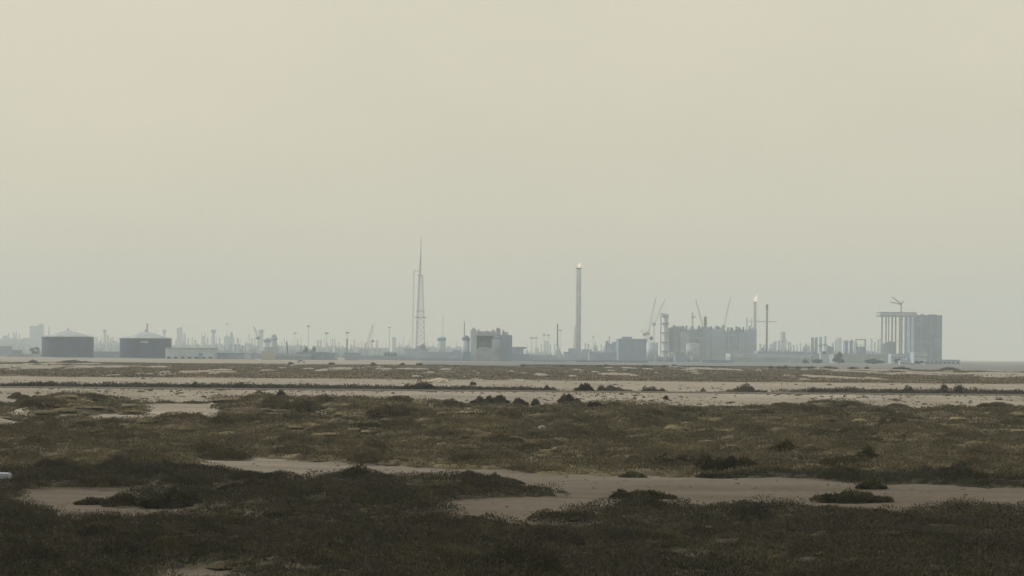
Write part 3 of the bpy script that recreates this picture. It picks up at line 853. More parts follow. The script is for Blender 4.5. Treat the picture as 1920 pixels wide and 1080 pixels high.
# ---- far left
t = block('pale hazy tower block, tallest shape behind the first dark storage tank', 55, 79, 612, 5200, GREY, bumps=((72, 79, 607, GREY),))
for i, (x, yt, lab) in enumerate([(16, 624, 'thin far chimney alone at the photo edge'), (25.5, 623, 'far chimney close before its twin, near the pale tower block'), (30, 623, 'far chimney right behind its twin, near the pale tower block'), (36, 626, 'short far chimney nearest to the pale tower block')]):
    stack(lab, x, yt, 2.6, 4600, GREY, group='thin far chimneys')
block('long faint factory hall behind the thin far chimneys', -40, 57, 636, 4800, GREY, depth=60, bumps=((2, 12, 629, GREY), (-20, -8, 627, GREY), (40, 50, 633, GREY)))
stack('slim chimney at the shoulder of the first dark storage tank', 91, 612, 2.4, 2600, STEEL)
block('low dark hut under the thin far chimneys', 22, 39, 657, 2000, DGREY, depth=8)
block('low flat grey shed at the photo edge', -20, 14, 650, 2100, GREY, roof=(2, DGREY), depth=20)
tree('dark bushy tree touching the first storage tank', 70, 649, 15, 1900)
tree('dark smaller tree beside the bushy one at the first storage tank', 60, 651, 11, 1880)
block('long low pale wall of a yard, before the bushy trees', 10, 78, 664, 1850, PALE, 'yard_wall', 'yard wall', depth=1)
# between and behind the tanks
for x, yt, lab in [(181, 632, 'faint column standing beyond the edge of the first tank'), (207, 634, 'faint short column behind the gap between the two tanks')]:
    stack(lab, x, yt, 5, 4800, GREY, 'process_column', 'process column')
stack('faint tower with a wide head, between the two dark tanks', 196, 618, 5, 4600, GREY, 'flare_tower', 'tower', cap=(9, 4))
stack('pale flue rising behind the roof tip of the tank with the white plate', 275, 606, 5, 2600, STEEL, bands=1)
block('low dark green shed in the gap between the two dark tanks', 176, 226, 660, 1900, DGREY, depth=14)
block('faint grey process hall in the gap between the two dark tanks', 176, 226, 644, 4700, GREY, bumps=((185, 189, 638, GREY), (212, 218, 640, GREY)))
stack('faint ball topped column behind the second tank', 308, 618, 3, 4700, GREY, 'process_column', 'process column', cap=(7, 8))
# white shed etc.
t = block('long white low shed with a dark doorway, beside the second dark tank', 310, 401, 655, 1660, WHITE, 'shed', 'shed', 22, roof=(5, GREEN), door=(372, 381, 662), windows=(7, 669, 672.5))
t = block('long dark roofed warehouse between the white shed and the white cube', 402, 470, 666, 1680, GREY, 'warehouse', 'warehouse', 30, roof=(7, DGREY), door=(457, 462, 667, DGREY))
block('small whitish cube building standing alone in front of the sheds', 489, 512, 659, 1560, CREAM, 'building', 'building', 12, roof=(1, WHITE))
block('tiny pale kiosk with light wall beside the white cube', 458, 468, 664, 1600, WHITE, 'kiosk', 'kiosk', 5)
silo('pale tank with a thick dark band, behind the white cube', 501, 12, 634, 2300, WHITE, 1, (637, 641))
silo('round topped pale silo next to the banded tank', 513.5, 11, 632, 2350, PALE, 6, (635, 637))
block('flat grey plant roof joining the banded tank and the round topped silo', 494, 520, 652, 2280, GREY)
block('grey blue depot behind the white cube', 470, 545, 664, 1900, GREY, 'warehouse', 'warehouse', 24, roof=(2, PALE))
# far skyline between 330 and 660
block('faint pale square tower behind the long white shed', 331, 341, 616, 5200, PALE, bumps=((337, 341, 613, PALE),))
stack('faint round column beside the faint square tower', 346, 625, 5, 5000, GREY, 'process_column', 'process column')
for x, yt, w, lab in [(378, 622, 2.5, 'first of two thin dark chimneys above the white shed'), (384, 623, 2.8, 'darker of the two thin chimneys above the white shed'),
                      (389, 633, 3.5, 'stubby chimney before the wide headed tower'), (411, 632, 3, 'short dark chimney after the wide headed tower'),
                      (444, 632, 3.5, 'lone short chimney after the stepped pale block'), (533, 634, 3, 'slender chimney after the round topped silo'),
                      (627, 634, 4, 'dark spindle shaped chimney behind the grey box building'), (360, 632, 3.4, 'faint stub chimney over the white shed')]:
    stack(lab, x, yt, w, 3800, STEEL, w2=w*.7, group='short chimneys on the skyline')
stack('tower with a wide flat head, beyond the long dark roofed warehouse', 400, 618, 7, 4300, GREY, 'flare_tower', 'tower', cap=(11, 6), w2=5)
stack('tower with a wide flat head right behind the dark raised boom', 489, 618, 9, 4300, GREY, 'flare_tower', 'tower', cap=(11, 4))
block('stepped pale grey block under a thin mast', 420, 438, 632, 4600, GREY, bumps=((431, 436, 623, GREY), (423, 427, 629, GREY)))
mast('very thin mast on the stepped pale grey block', 425, 606, 4500, (4, 2), 1.1)
crane('crane with a short dark raised boom, before the wide headed tower', 484, 2700, 475, 612, 634, 488, None, DSTEEL, 3.4)
crane('short stubby derrick crane in front of the short chimney row', 470, 3600, 466, 627, 650, 474, None, STEEL, 6)
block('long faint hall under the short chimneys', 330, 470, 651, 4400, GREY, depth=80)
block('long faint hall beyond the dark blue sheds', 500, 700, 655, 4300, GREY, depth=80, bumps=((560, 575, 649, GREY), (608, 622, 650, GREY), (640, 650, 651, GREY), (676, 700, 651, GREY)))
mast('tall lighting mast above the dark trees on the sheds', 578, 610, 3300, (5, 3))
mast('lighting mast just before the spindle shaped chimney', 612, 623, 3300, (7, 3))
mast('lighting mast whose head stands above the grey box building', 651, 622, 3300, (7, 3))
mast('faint lighting mast close to the slender chimney', 553, 623, 4300, (5, 3), 1.0)
stack('dark post standing on the roof line of the grey box building', 650.5, 635, 3, 2000, DSTEEL, 'post', 'post')
t = stack('dark leaning post at the end of the light strip roof', 541, 641, 3, 1900, DSTEEL, 'post', 'post'); t.e.rotation_euler = (0, math.radians(-7), 0)
block('dark blue long shed with a light strip on its roof, beside the white cube', 512, 580, 664, 1700, DGREY, 'shed', 'shed', 20, roof=(1.4, PALE), band=(664.5, 667.5, PALE))
block('dark violet grey shed in the middle of the shed row', 556, 606, 661, 1720, DGREY, 'shed', 'shed', 26, roof=(2, DGREY), door=(580, 583, 664, PALE))
block('grey shed ending the row of dark sheds', 600, 628, 663, 1740, GREY, 'shed', 'shed', 26, roof=(3, DGREY))
for x, yt, w, lab in [(573, 649, 13, 'dark flat topped tree behind the shed row'), (587, 648.5, 13, 'dark tree beside the flat topped one behind the shed row')]:
    tree(lab, x, yt, w, 1800)
block('square grey box building alone, its near face plain', 646, 671, 663, 1650, GREY, 'building', 'building', 14, roof=(2, DGREY))
crane('crane with a wide grey boom and a hanging hook, right of the grey box building', 687, 2400, 699, 608, 660, 682, 637, STEEL, 6)
mast('lighting mast between the hook crane and the guyed lattice mast', 730, 613, 3300, (4, 2), 1.4)
block('faint narrow tower next to the lighting mast after the hook crane', 735, 742, 633, 4800, GREY)
t = block('thin flat canopy on the yard before the faint narrow tower', 720, 744, 661, 2000, DGREY, 'canopy', 'canopy', 14, roof=(1, DGREY), windows=(4, 663, 672))
block('long low grey factory from the hook crane on', 672, 772, 668, 1850, GREY, 'factory', 'factory', 30, roof=(1.5, DGREY))
block('pale low hall in front of the hook crane', 672, 712, 655, 3200, PALE, depth=40)
block('flat topped pale hall at the foot of the guyed lattice mast', 759, 802, 655, 2500, GREY, 'hall', 'hall', 30, roof=(2.5, DGREY), bumps=((780, 798, 648, GREY), (789, 796, 645, GREY)))
block('long pale grey hall before the guyed lattice mast', 792, 868, 661, 2200, GREY, 'hall', 'hall', 40, roof=(2, STEEL), bumps=((848, 864, 656, GREY),))
block('low grey strip building under the long pale hall', 740, 900, 673, 1750, GREY, 'factory', 'factory', 16, roof=(1, DGREY))

# ---- lattice mast with flare riser
t = Th('lattice_mast', 'tallest lattice mast with spire, platforms and a thinner side frame', 'lattice mast', 783, 2600)
zt, zp, zm = t.z(444, 788), t.z(516, 787), t.z(595, 784)
b = MB(); b.lattice((t.x(786.5), 0, zp), (t.x(787.5), 0, t.z(478)), 3*t.s, 1.6*t.s, 12, .35); b.bar((t.x(787.2), 0, t.z(500)), (t.x(787.8), 0, zt), .95, 6, .32); t.part('spire', b, STEEL)
b = MB()
L0, L1 = (t.x(779.5), 0, -.2), (t.x(785), 0, zp); R0, R1 = (t.x(797.5), 0, -.2), (t.x(791), 0, zp)
b.lattice(L0, L1, 2.4*t.s, 1.9*t.s, 34, .32); t.part('leg', b, STEEL)
b = MB(); b.lattice(R0, R1, 1.4*t.s, 1.1*t.s, 34, .2); t.part('leg', b, STEEL)
b = MB()
for k in range(16):
    f0, f1 = k/16, (k+1)/16
    p = Vector(L0).lerp(Vector(L1), f0); q = Vector(R0).lerp(Vector(R1), f1); b.bar(p, q, .34, 4)
    p = Vector(L0).lerp(Vector(L1), f1); q2 = Vector(R0).lerp(Vector(R1), f0); b.bar(p, q2, .34, 4); b.bar(p, q, .3, 4)
t.part('bracing', b, STEEL)
for (xa, xb, y, hh) in ((782, 792, 516, 1.6), (777, 799.5, 595, 1.6), (779, 797, 583, .9)):
    b = MB(); b.box(t.x(xa), t.x(xb), -4, 4, t.z(y) - hh*t.s/2, t.z(y) + hh*t.s/2); t.part('platform', b, STEEL)
b = MB(); b.lattice((t.x(772.5), 3, 0), (t.x(774.8), 3, t.z(507)), 2.2*t.s, 1.6*t.s, 38, .13); b.lattice((t.x(774.5), 3, t.z(507)), (t.x(786), 3, t.z(508)), 1.6*t.s, 1.2*t.s, 6, .13); t.part('side_frame', b, STEEL)
silo('round pale tank with a dark collar, beside the lattice mast', 828, 15, 634, 2300, WHITE, 4, (634.5, 638), (830, 590))

# ---- large process building in the middle
t = Th('process_building', 'big pale process building with a dark open hall and a dark end wall', 'process building', 910, 1740)
Z = t.z; X = t.x
b = MB(); b.box(X(882), X(893.5), 0, 22, -.3, Z(619)); t.part('column_tower', b, WHITE)
b = MB(); b.box(X(882), X(939), 14, 26, -.3, Z(628)); t.part('rear_wall', b, GREY)
b = MB(); b.box(X(893.6), X(939), .2, 13.9, Z(629.5), Z(625.5)); t.part('roof_edge', b, STEEL)
b = MB(); b.box(X(893.6), X(938.8), .5, 13.9, -.3, Z(655)); b.box(X(897), X(922), .8, 12, Z(655), Z(652)); t.part('base_wall', b, PALE)
b = MB(); b.box(X(922), X(938.8), .6, 13.8, Z(655), Z(635.5)); b.box(X(925), X(938.8), .6, 13.8, Z(633), Z(629.6)); t.part('side_bay', b, WHITE)
b = MB(); b.box(X(922), X(939), .2, 13.7, Z(635.4), Z(633.1)); t.part('beam', b, DGREY)
b = MB(); b.box(X(897), X(918), 1.5, 6, Z(652.2), Z(650.6)); b.box(X(898), X(921), 3, 7, Z(646.5), Z(645.2)); t.part('walkway', b, DGREY)
b = MB(); b.box(X(939), X(960), -3, 24, -.3, Z(628)); t.part('end_wall', b, DGREY)
b = MB(); b.lathe(X(873), 8, [(7*t.s, -.3), (7*t.s, Z(638))], 20); t.part('round_tank', b, WHITE, True)
b = MB(); b.lathe(X(873), 8, [(7.1*t.s, Z(638)), (7.6*t.s, Z(637.6)), (7.6*t.s, Z(633.6)), (6.2*t.s, Z(632)), (3*t.s, Z(629))], 20); t.part('tank_collar', b, DGREY)
b = MB(); b.bar((X(870), 8, Z(633)), (X(870), 8, Z(602)), 1.1*t.s, 8, .9*t.s); t.part('flue', b, STEEL)
for i, (x0, x1, y) in enumerate([(884, 891, 616), (894.5, 910, 618.5), (910.3, 921, 621), (921.3, 929, 618), (930, 938, 615.5), (941, 946, 619), (946.3, 953, 623)]):
    b = MB(); b.box(X(x0), X(x1), 8 + i % 3, 17 + i % 2, Z(630) if x0 > 892 else Z(619), Z(y) - (1 if i % 2 else 0)); 
    b.box(X(x0) + .5, X(x0) + 1.6, 9, 10, Z(y) - 1.1, Z(y) + .8); t.part('roof_unit', b, PALE)
b = MB(); b.box(X(868), X(882), -4, 6, -.3, Z(660)); t.part('annex', b, DGREY)
block('blue grey shed against the dark end wall of the big process building', 960, 982, 651, 2000, GREY, 'shed', 'shed', 30, bumps=((981, 987, 654, GREY),))
block('low blue grey store below the shed by the dark end wall', 958, 992, 665, 1800, GREY, 'store', 'store', 16, roof=(1.5, DGREY))
for x, yt, lab in [(997, 632, 'faint lighting mast with a wide flat head'), (1005, 632, 'faint thin lighting mast beside the wide headed one'), (1020, 626, 'faint lighting mast, taller of the pair before the black spike chimney'), (1028, 627, 'faint lighting mast nearest to the black spike chimney')]:
    mast(lab, x, yt, 4200, (9 if x < 1000 else 5, 3), 1.6)
block('faint pale tower between the faint lighting masts', 1021, 1029, 640, 5200, PALE)
block('low flat grey hangar under the faint lighting masts', 990, 1042, 667, 2300, GREY, 'hangar', 'hangar', 40, roof=(1.5, DGREY))
block('dark low storehouse before the flat grey hangar', 998, 1062, 676, 1700, DGREY, 'store', 'store', 16, roof=(1, GREY))
# spike chimney on a flared foot
def flared(name, label, cat, px, Y, prof, m, yfoot, n=16):
    t = Th(name, label, cat, px, Y)
    b = MB(); b.lathe(0, 0, [(w/2*t.s, t.z(y)) for w, y in prof], n); t.part('shaft', b, m, True)
    return t
t = flared('spike_chimney', 'black spike chimney on a flared tent like foot', 'chimney', 1045, 2500, [(6, 662), (4.4, 652), (3, 645), (2.6, 607)], DSTEEL, 0)
b = MB(); b.lathe(0, 0, [(28*t.s/2, t.z(676)), (22*t.s/2, t.z(667)), (8*t.s/2, t.z(655)), (5*t.s/2, t.z(649))], 20); t.part('foot', b, STEEL, True)
mast('thin mast right beside the black spike chimney', 1050, 618, 3000, (4, 2), 1.0)
block('dark arched store between the two flared feet', 1044, 1080, 676, 1900, DGREY, 'store', 'store', 20)

# ---- flare stacks
def flare(label, px, Y, yt, w, ft, base=None, side=None, m=STEEL):
    t = Th('flare_stack', label, 'flare stack', px, Y, 'burning flare stacks')
    H, r = t.z(yt), w/2*t.s
    b = MB(); b.lathe(0, 0, [(r*.8, -.3), (r*.8, H*.97), (r*.55, H)], 14); t.part('riser', b, FLAREP, True)
    b = MB()
    for k in range(4):
        a = math.pi/4 + k*math.pi/2; b.bar((r*math.cos(a)*1.2, r*math.sin(a)*1.2, 0), (r*math.cos(a), r*math.sin(a), H*.98), .45, 5)
    n = int(H/9)
    for i in range(n):
        z = H*.97*(i + 1)/n
        for k in range(4):
            a0 = math.pi/4 + k*math.pi/2; a1 = a0 + math.pi/2
            b.bar((r*1.08*math.cos(a0), r*1.08*math.sin(a0), z), (r*1.08*math.cos(a1), r*1.08*math.sin(a1), z), .25, 4)
            b.bar((r*1.08*math.cos(a0), r*1.08*math.sin(a0), z), (r*1.08*math.cos(a1), r*1.08*math.sin(a1), z - H*.97/n), .2, 4)
    t.part('derrick', b, FLAREP)
    b = MB(); b.lathe(0, 0, [(r*.85, H - 1.0*t.s), (r*1.1, H), (r*1.1, H + .8*t.s), (r*.6, H + .9*t.s)], 14); t.part('tip', b, DSTEEL)
    fh = (yt - ft)*t.s; fw = fh*.26
    b = MB(); prof = [(.35, 0), (.8, .14), (1., .3), (.82, .5), (.5, .72), (.2, .9), (.03, 1.)]
    vs = []; fs = []; n = 12
    for j, (q, z) in enumerate(prof):
        for k in range(n):
            a = 2*math.pi*k/n; rr = q*fw*(1 + .22*math.sin(3*a + j*1.3))
            vs.append((rr*math.cos(a) + fw*.9*z + .25*fw*math.sin(j*1.7), rr*math.sin(a), H + .6*t.s + z*fh))
    for j in range(len(prof) - 1):
        for k in range(n): fs.append((j*n+k, j*n+(k+1) % n, (j+1)*n+(k+1) % n, (j+1)*n+k))
    b.add(vs, fs); t.part('flame', b, FLAME, True)
    return t
t = flare('tall thick flare stack with a flame, standing alone at the middle of the skyline', 1084, 2600, 503, 11, 492)
b = MB(); b.lathe(t.x(1079), 2, [(24*t.s/2, -.3), (12*t.s/2, t.z(650)), (9.5*t.s/2, t.z(640)), (7.5*t.s/2, t.z(613)), (6*t.s/2, t.z(610))], 16); t.part('stair_tower', b, FLAREP, True)
t = block('wide grey compressor hall round the foot of the tall thick flare stack', 1058, 1117, 661, 2500, GREY, 'hall', 'hall', 50, roof=(2, STEEL), bumps=((1092, 1110, 655, GREY), (1066, 1090, 653, GREY)))
flare('shorter flare stack with a flame at the end of the spiky dark complex', 1415, 3000, 567, 5.5, 553)
stack('thin lamp topped pole close before the squat pointed tower', 1112, 630, 1.2, 2900, STEEL, 'pole', 'pole', cap=(3.5, 3))
t = flared('pointed_tower', 'squat pointed tower between the tall thick flare stack and the blue grey works', 'tower', 1115.5, 2600, [(14, 676), (12, 664), (7, 656), (3, 650), (2.4, 641)], STEEL, 0)
block('long low grey hall beyond the squat pointed tower', 1105, 1165, 662, 2300, GREY, 'hall', 'hall', 40, roof=(1.5, STEEL))
block('dark low wall of sheds along the yard before the tall thick flare stack', 1080, 1215, 676, 1650, DGREY, 'shed', 'shed', 12, roof=(1, GREY), windows=(16, 680, 683))
# ---- blue grey works
stack('chimney on the shoulder of the blue grey works', 1142, 631, 3, 2500, STEEL)
block('pale grey wing of the blue grey works', 1135, 1162, 645, 2450, GREY, bumps=((1136, 1141, 639, GREY), (1148, 1158, 641, GREY)))
block('large plain blue grey works with a raised roof end', 1160, 1213, 636, 2250, DGREY, 'works', 'works', 60, roof=(1.5, STEEL), bumps=((1167, 1186, 631, GREY),))
silo('broad pale tank in front of the blue grey works', 1223, 22, 643, 2100, WHITE, 2, None, None)
t = Th('ball_tank', 'small dark ball on a post above the broad pale tank', 'ball tank', 1221, 2350); r = 3.6*t.s
b = MB(); zc = t.z(634); b.lathe(0, 0, [(r*math.sin(k*math.pi/10) + .05, zc - r*math.cos(k*math.pi/10)) for k in range(11)], 18); t.part('ball', b, DSTEEL, True)
b = MB(); b.bar((0, 0, 0), (0, 0, zc - r*.9), r*.3, 8); t.part('post', b, STEEL)
crane('crane with a long boom rising steeply, beside the tall banded column', 1215, 2700, 1229, 558, 626, 1208, None, STEEL, 3.2)
crane('crane with a bent looking slanting boom just before the tall banded column', 1226, 2800, 1246, 562, 608, 1221, None, STEEL, 2.6)
crane('small tower crane forked like a letter Y near the broad pale tank', 1209, 2650, 1218, 618, 627, 1200, None, YEL, 2.4)
t = stack('tall banded distillation column with a thin side pipe', 1247, 589, 12, 2500, STEEL, 'distillation_column', 'column', w2=11, bands=4, cap=(13, 6))
b = MB(); b.bar((t.x(1238.5), -2, 0), (t.x(1238.5), -2, t.z(588)), .75*t.s, 6); b.bar((t.x(1238.5), -2, t.z(588)), (t.x(1246), -1, t.z(588)), .75*t.s, 6); t.part('pipe', b, DSTEEL)
# spiky dark complex (modules under construction)
t = Th('refinery_complex', 'long dark refinery complex with a spiky roofline', 'refinery complex', 1335, 2700)
g = random.Random(5)
for k, xa in enumerate(np.arange(1256, 1414, 4.6)):
    b = MB(); wd_ = g.uniform(2.2, 5.2); y = g.choice([612, 614, 616, 619, 622, 628]) + g.uniform(-1, 1); b.box(t.x(xa), t.x(xa + wd_), g.uniform(8, 14), g.uniform(18, 40), -.3, t.z(y)); t.part('rack', b, g.choice([DGREY, GREY, STEEL]))
tops = [(1254, 1262, 615), (1262, 1275, 619), (1275, 1291, 623), (1291, 1305, 619), (1305, 1318, 617), (1318, 1334, 621), (1334, 1360, 617), (1360, 1372, 623), (1372, 1386, 619), (1386, 1400, 624), (1400, 1418, 617)]
for (a, c, y) in tops:
    b = MB(); b.box(t.x(a), t.x(c) - .15, g.uniform(-6, 6), 70, -.3, t.z(y)); t.part('module', b, g.choice([DGREY, GREY, STEEL, SLATE]))
for x, y, w in [(1263.5, 609, 3), (1270, 613, 2), (1287.5, 610, 3), (1282, 615, 4), (1311, 610, 3), (1333, 611, 4), (1345, 611, 7), (1356, 612, 3), (1365, 613, 3), (1373, 614, 4), (1381, 611, 4), (1387, 613, 2.5), (1277, 616, 3), (1300, 612, 2), (1323, 612, 2), (1394, 612, 3), (1406, 610, 3)]:
    b = MB(); b.lathe(t.x(x), 4, [(w/2*t.s, t.z(622)), (w/2*t.s, t.z(y) - 1), (w/4*t.s, t.z(y))], 8); t.part('vent_pipe', b, DSTEEL)
for (xa, xb, y) in ((1262, 1330, 634), (1300, 1416, 646), (1262, 1416, 658), (1340, 1400, 628)):
    b = MB(); b.box(t.x(xa), t.x(xb), -8.4, -7.4, t.z(y) - .5, t.z(y) + .5)
    for k in range(6): q = xa + (xb - xa)*(k + .5)/6; b.box(t.x(q) - .4, t.x(q) + .4, -8.2, -7.6, -.3, t.z(y) - .4)
    t.part('gallery', b, STEEL)
silo('square shouldered pale tank before the dark refinery complex', 1298, 23, 645, 2200, PALE, 1.5)
for x, y, lab in [(1258, 668, 'small whitish tank, upper of two before the refinery'), ]:
    silo('small whitish tank with rounded top beside the broad pale tank', 1259, 12, 664, 2000, WHITE, 3)
silo('small whitish tank below the square shouldered tank', 1296, 6, 668, 2000, WHITE, 1.5)
block('dim green pump house between the small whitish tanks', 1266, 1288, 665, 1950, GREY, 'pump_house', 'pump house', 14, roof=(2, DGREY))
block('low grey pipe yard along the front of the refinery', 1215, 1310, 682, 1560, GREY, 'pipe_yard', 'pipe yard', 10, roof=(1, STEEL), windows=(12, 684, 686))
t = stack('brush shaped dark stack in front of the refinery', 1322, 612, 2.0, 2550, DSTEEL, w2=1.8); b = MB(); b.lathe(0, 0, [(1.2*t.s, t.z(612)), (2.8*t.s, t.z(610)), (2.8*t.s, t.z(596)), (1.6*t.s, t.z(593))], 10); t.part('head', b, DSTEEL)
t = Th('tower_crane', 'reddish tower crane with a short level jib on the refinery roof', 'tower crane', 1298, 2900)
b = MB(); b.lattice((0, 0, 0), (0, 0, t.z(586)), 2.2*t.s, 1.6*t.s, 40, .3); t.part('tower', b, RED)
b = MB(); b.lattice((t.x(1295.5), 0, t.z(596)), (t.x(1304), 0, t.z(594)), 1.8*t.s, 1.4*t.s, 7, .3); t.part('jib', b, RED)
crane('crane with a boom leaning toward the taller flare, above the brush shaped stack', 1318, 2900, 1304, 563, 615, 1321, None, DSTEEL, 2.8)
crane('crane with a slim boom near the middle of the refinery roof', 1357, 2900, 1369, 557, 612, 1354, None, STEEL, 2.6)
for x, y, w, lab in [(1399.5, 595, 3.4, 'thick short stack on the refinery end, before the shorter flare'), (1408.5, 597, 2, 'thin short stack next to the shorter flare')]:
    stack(lab, x, y, w, 2800, STEEL, bands=1)
stack('tall dark plain chimney behind the shorter flare stack', 1437.5, 571, 4, 2700, DSTEEL, cap=(4.6, 10), w2=3.4)
t = Th('tower_crane', 'tower crane with a very long level jib crossing the dark plain chimney', 'tower crane', 1413, 3100)
b = MB(); b.lattice((0, 0, 0), (0, 0, t.z(600)), 1.6*t.s, 1.4*t.s, 40, .25); t.part('tower', b, STEEL)
b = MB(); b.lattice((t.x(1400), 0, t.z(603)), (t.x(1455), 0, t.z(603)), 1.5*t.s, 1.2*t.s, 30, .25); t.part('jib', b, STEEL)
# ---- plant between the refinery and the great frame
for x, y, w, m, lab in [(1447, 647, 4, GREY, 'faint stub column at the foot of the dark plain chimney'), (1452, 641, 8, GREY, 'faint fat column beside the dark plain chimney'), (1466, 622, 7, PALE, 'pale tall column standing against a darker one'), (1471, 622, 3.4, STEEL, 'dark slim column standing against the pale tall one'),
                        (1484, 648, 2, STEEL, 'thin grey pipe stack, first of the small pair'), (1488.5, 648, 2, STEEL, 'thin grey pipe stack, second of the small pair'), (1494, 646, 3, GREY, 'faint pipe stack after the small pair')]:
    stack(lab, x, y, w, 4000, m, 'process_column', 'process column')
t = Th('roof_hall', 'very long pale hall with low roof between the refinery and the paired columns', 'hall', 1460, 2000)
b = MB(); b.box(t.x(1370), t.x(1530), 0, 40, -.3, t.z(671)); t.part('wall', b, PALE)
b = MB(); b.prism([(t.x(1369), t.z(670.9)), (t.x(1531), t.z(670.9)), (t.x(1530.5), t.z(665)), (t.x(1369.5), t.z(664))], -.5, 41); t.part('roof', b, WHITE)
block('long grey green hall roof behind the very long pale hall', 1420, 1530, 660, 2400, GREY, 'hall', 'hall', 40, roof=(1.5, STEEL), bumps=((1446, 1451, 656, GREY),))
block('curved roofed pale store before the refinery end', 1366, 1416, 664, 2150, PALE, 'store', 'store', 30, roof=(2.5, WHITE))
block('long dark low yard fence building before the very long pale hall', 1315, 1480, 683, 1500, GREY, 'shed', 'shed', 8, roof=(1, DGREY))
block('flat dark roofed canopy before the curved roofed store', 1315, 1375, 676, 1700, GREY, 'canopy', 'canopy', 10, roof=(2, DGREY))
block('faint square building before the paired columns', 1510, 1519, 649, 4000, GREY)
block('faint low building next to the faint square one', 1506, 1516, 657, 3800, GREY)
col_group('pair of grey process columns with open tops, first after the long hall', 1526, 2300, [(1523, 632, 6), (1530, 632, 6)], GREY)
stack('grey round topped column beside the pair of open topped columns', 1538, 632, 6, 2350, GREY, 'process_column', 'process column', bands=2)
stack('pale pointed column in the middle of the column group', 1547, 630, 6, 2380, PALE, 'process_column', 'process column', w2=4.5, bands=2)
block('grey violet block with sloping shoulder after the pale pointed column', 1550, 1563, 648, 2200, GREY, slope=4)
block('whitish tapering box with a dark slot before the pale pointed column', 1539, 1553, 659, 1850, WHITE, windows=(1, 661, 663))
block('light wall joining the column group at its foot', 1521, 1541, 664, 1900, PALE, 'wall', 'wall', 3)
for x, yt, w, lab, c in [(1510, 673, 14, 'pointed dark tree nearest to the very long pale hall', True), (1534, 673, 20, 'broad dark tree before the column group', False), (1522, 666, 4, 'very thin dark cypress between the pointed tree and the broad tree', True),
                         (1574, 660, 16, 'dark tall tree after the whitish tapering box', False), (1572, 668, 22, 'dark low spreading tree under the tall one', False), (1636, 673, 26, 'wide dark tree before the great frame', False), (1650, 676, 18, 'low dark tree beside the wide one before the great frame', False),
                         (1683, 671, 14, 'forked dark tree below the great frame', False), (1724, 675, 18, 'broad dark tree before the white house', False), (1710, 681, 10, 'small dark bush tree close to the white house', False)]:
    tree(lab, x, yt, w, 1750, None, c)
col_group('pair of pale blue silo columns with slanted tops', 1590, 2200, [(1586, 638, 8), (1596, 637, 7)], GREY)
block('faint pale tower behind the pale blue silo columns', 1570, 1578, 634, 4600, PALE)
t = Th('open_frame', 'small open steel frame with a flat top beam, filled below', 'steel frame', 1613, 2300)
for x in (1604.5, 1622):
    b = MB(); b.box(t.x(x) - .8*t.s, t.x(x) + .8*t.s, -3, 3, -.3, t.z(636)); t.part('leg', b, STEEL)
b = MB(); b.box(t.x(1605.4), t.x(1621.1), -2, 2, t.z(638), t.z(635.8)); t.part('beam', b, STEEL)
b = MB(); b.box(t.x(1605.4), t.x(1621.1), -2, 10, -.3, t.z(650)); t.part('infill', b, GREY)
for x, y, lab in [(1634, 637, 'slim dark chimney between the small open frame and the great frame'), (1640, 641, 'fainter slim chimney beside the slim dark one'), (1646, 637, 'slim chimney touching the first leg of the great frame')]:
    stack(lab, x, y, 3, 2500, STEEL)
block('long pale green low hall under the small open frame', 1563, 1660, 665, 2050, GREEN, 'hall', 'hall', 30, roof=(1.5, GREEN))
block('grey low wall of stores before the long pale green hall', 1480, 1790, 686, 1480, GREY, 'store', 'store', 8, roof=(1, GREY))
# great frame
t = Th('great_frame', 'great multi legged steel frame with a thick top deck and dark block behind its end', 'steel frame', 1682, 2400)
b = MB(); b.box(t.x(1646), t.x(1713), -14, 14, t.z(594), t.z(590.5)); b.box(t.x(1646), t.x(1713), -14, 14, t.z(587.5), t.z(585.5))
for k in range(24): xa = 1646.6 + k*2.85; b.bar((t.x(xa), -13.6, t.z(591)), (t.x(xa + 2.85*(k % 2)), -13.6, t.z(587)), .7, 4)
t.part('deck', b, STEEL)
g = random.Random(9)
for x in (1650.5, 1658, 1663, 1669.5, 1676, 1683, 1687.5, 1695.5, 1704, 1711):
    b = MB(); wl = g.uniform(1.3, 2.2)*t.s; b.lattice((t.x(x), -10, 0), (t.x(x), -10, t.z(594)), wl, wl, 34, g.uniform(.26, .42)); b.bar((t.x(x), -10, 0), (t.x(x), -10, t.z(594)), .45*t.s, 6)
    t.part('leg', b, STEEL)
b = MB()
for y, xa, xb in ((604, 1650, 1712), (616, 1682, 1712), (640, 1676, 1712)): b.bar((t.x(xa), -9, t.z(y)), (t.x(xb), -9, t.z(y)), .45*t.s, 4)
t.part('brace', b, STEEL)
b = MB(); b.prism([(t.x(1655), -.3), (t.x(1678), -.3), (t.x(1678), t.z(642)), (t.x(1668), t.z(640)), (t.x(1655), t.z(645))], -4, 12); t.part('inner_module', b, GREY)
t = block('huge dark block rising behind the end of the great frame', 1713, 1766, 592, 2450, DGREY, 'works', 'works', 60, roof=(2, DGREY), bumps=((1714, 1722, 587, GREY), (1730, 1736, 588, GREY), (1745, 1760, 589, DGREY)), band=(640, 644, GREY))
for (xa, xb, y0, y1) in ((1716, 1732, 612, 606), (1738, 1750, 626, 618), (1752, 1764, 652, 634), (1720, 1734, 662, 650)):
    b = MB(); b.box(t.x(xa), t.x(xb), -1.2, .2, t.z(y0), t.z(y1)); t.part('bay', b, GREY)
for xa in (1726, 1743, 1757):
    b = MB(); b.box(t.x(xa) - .5, t.x(xa) + .5, -2.2, -1.3, -.3, t.z(594)); t.part('riser_pipe', b, STEEL)
t = Th('tower_crane', 'tower crane with two thin jibs on top of the great frame', 'tower crane', 1689, 2440)
t.e.location.z = t.zg
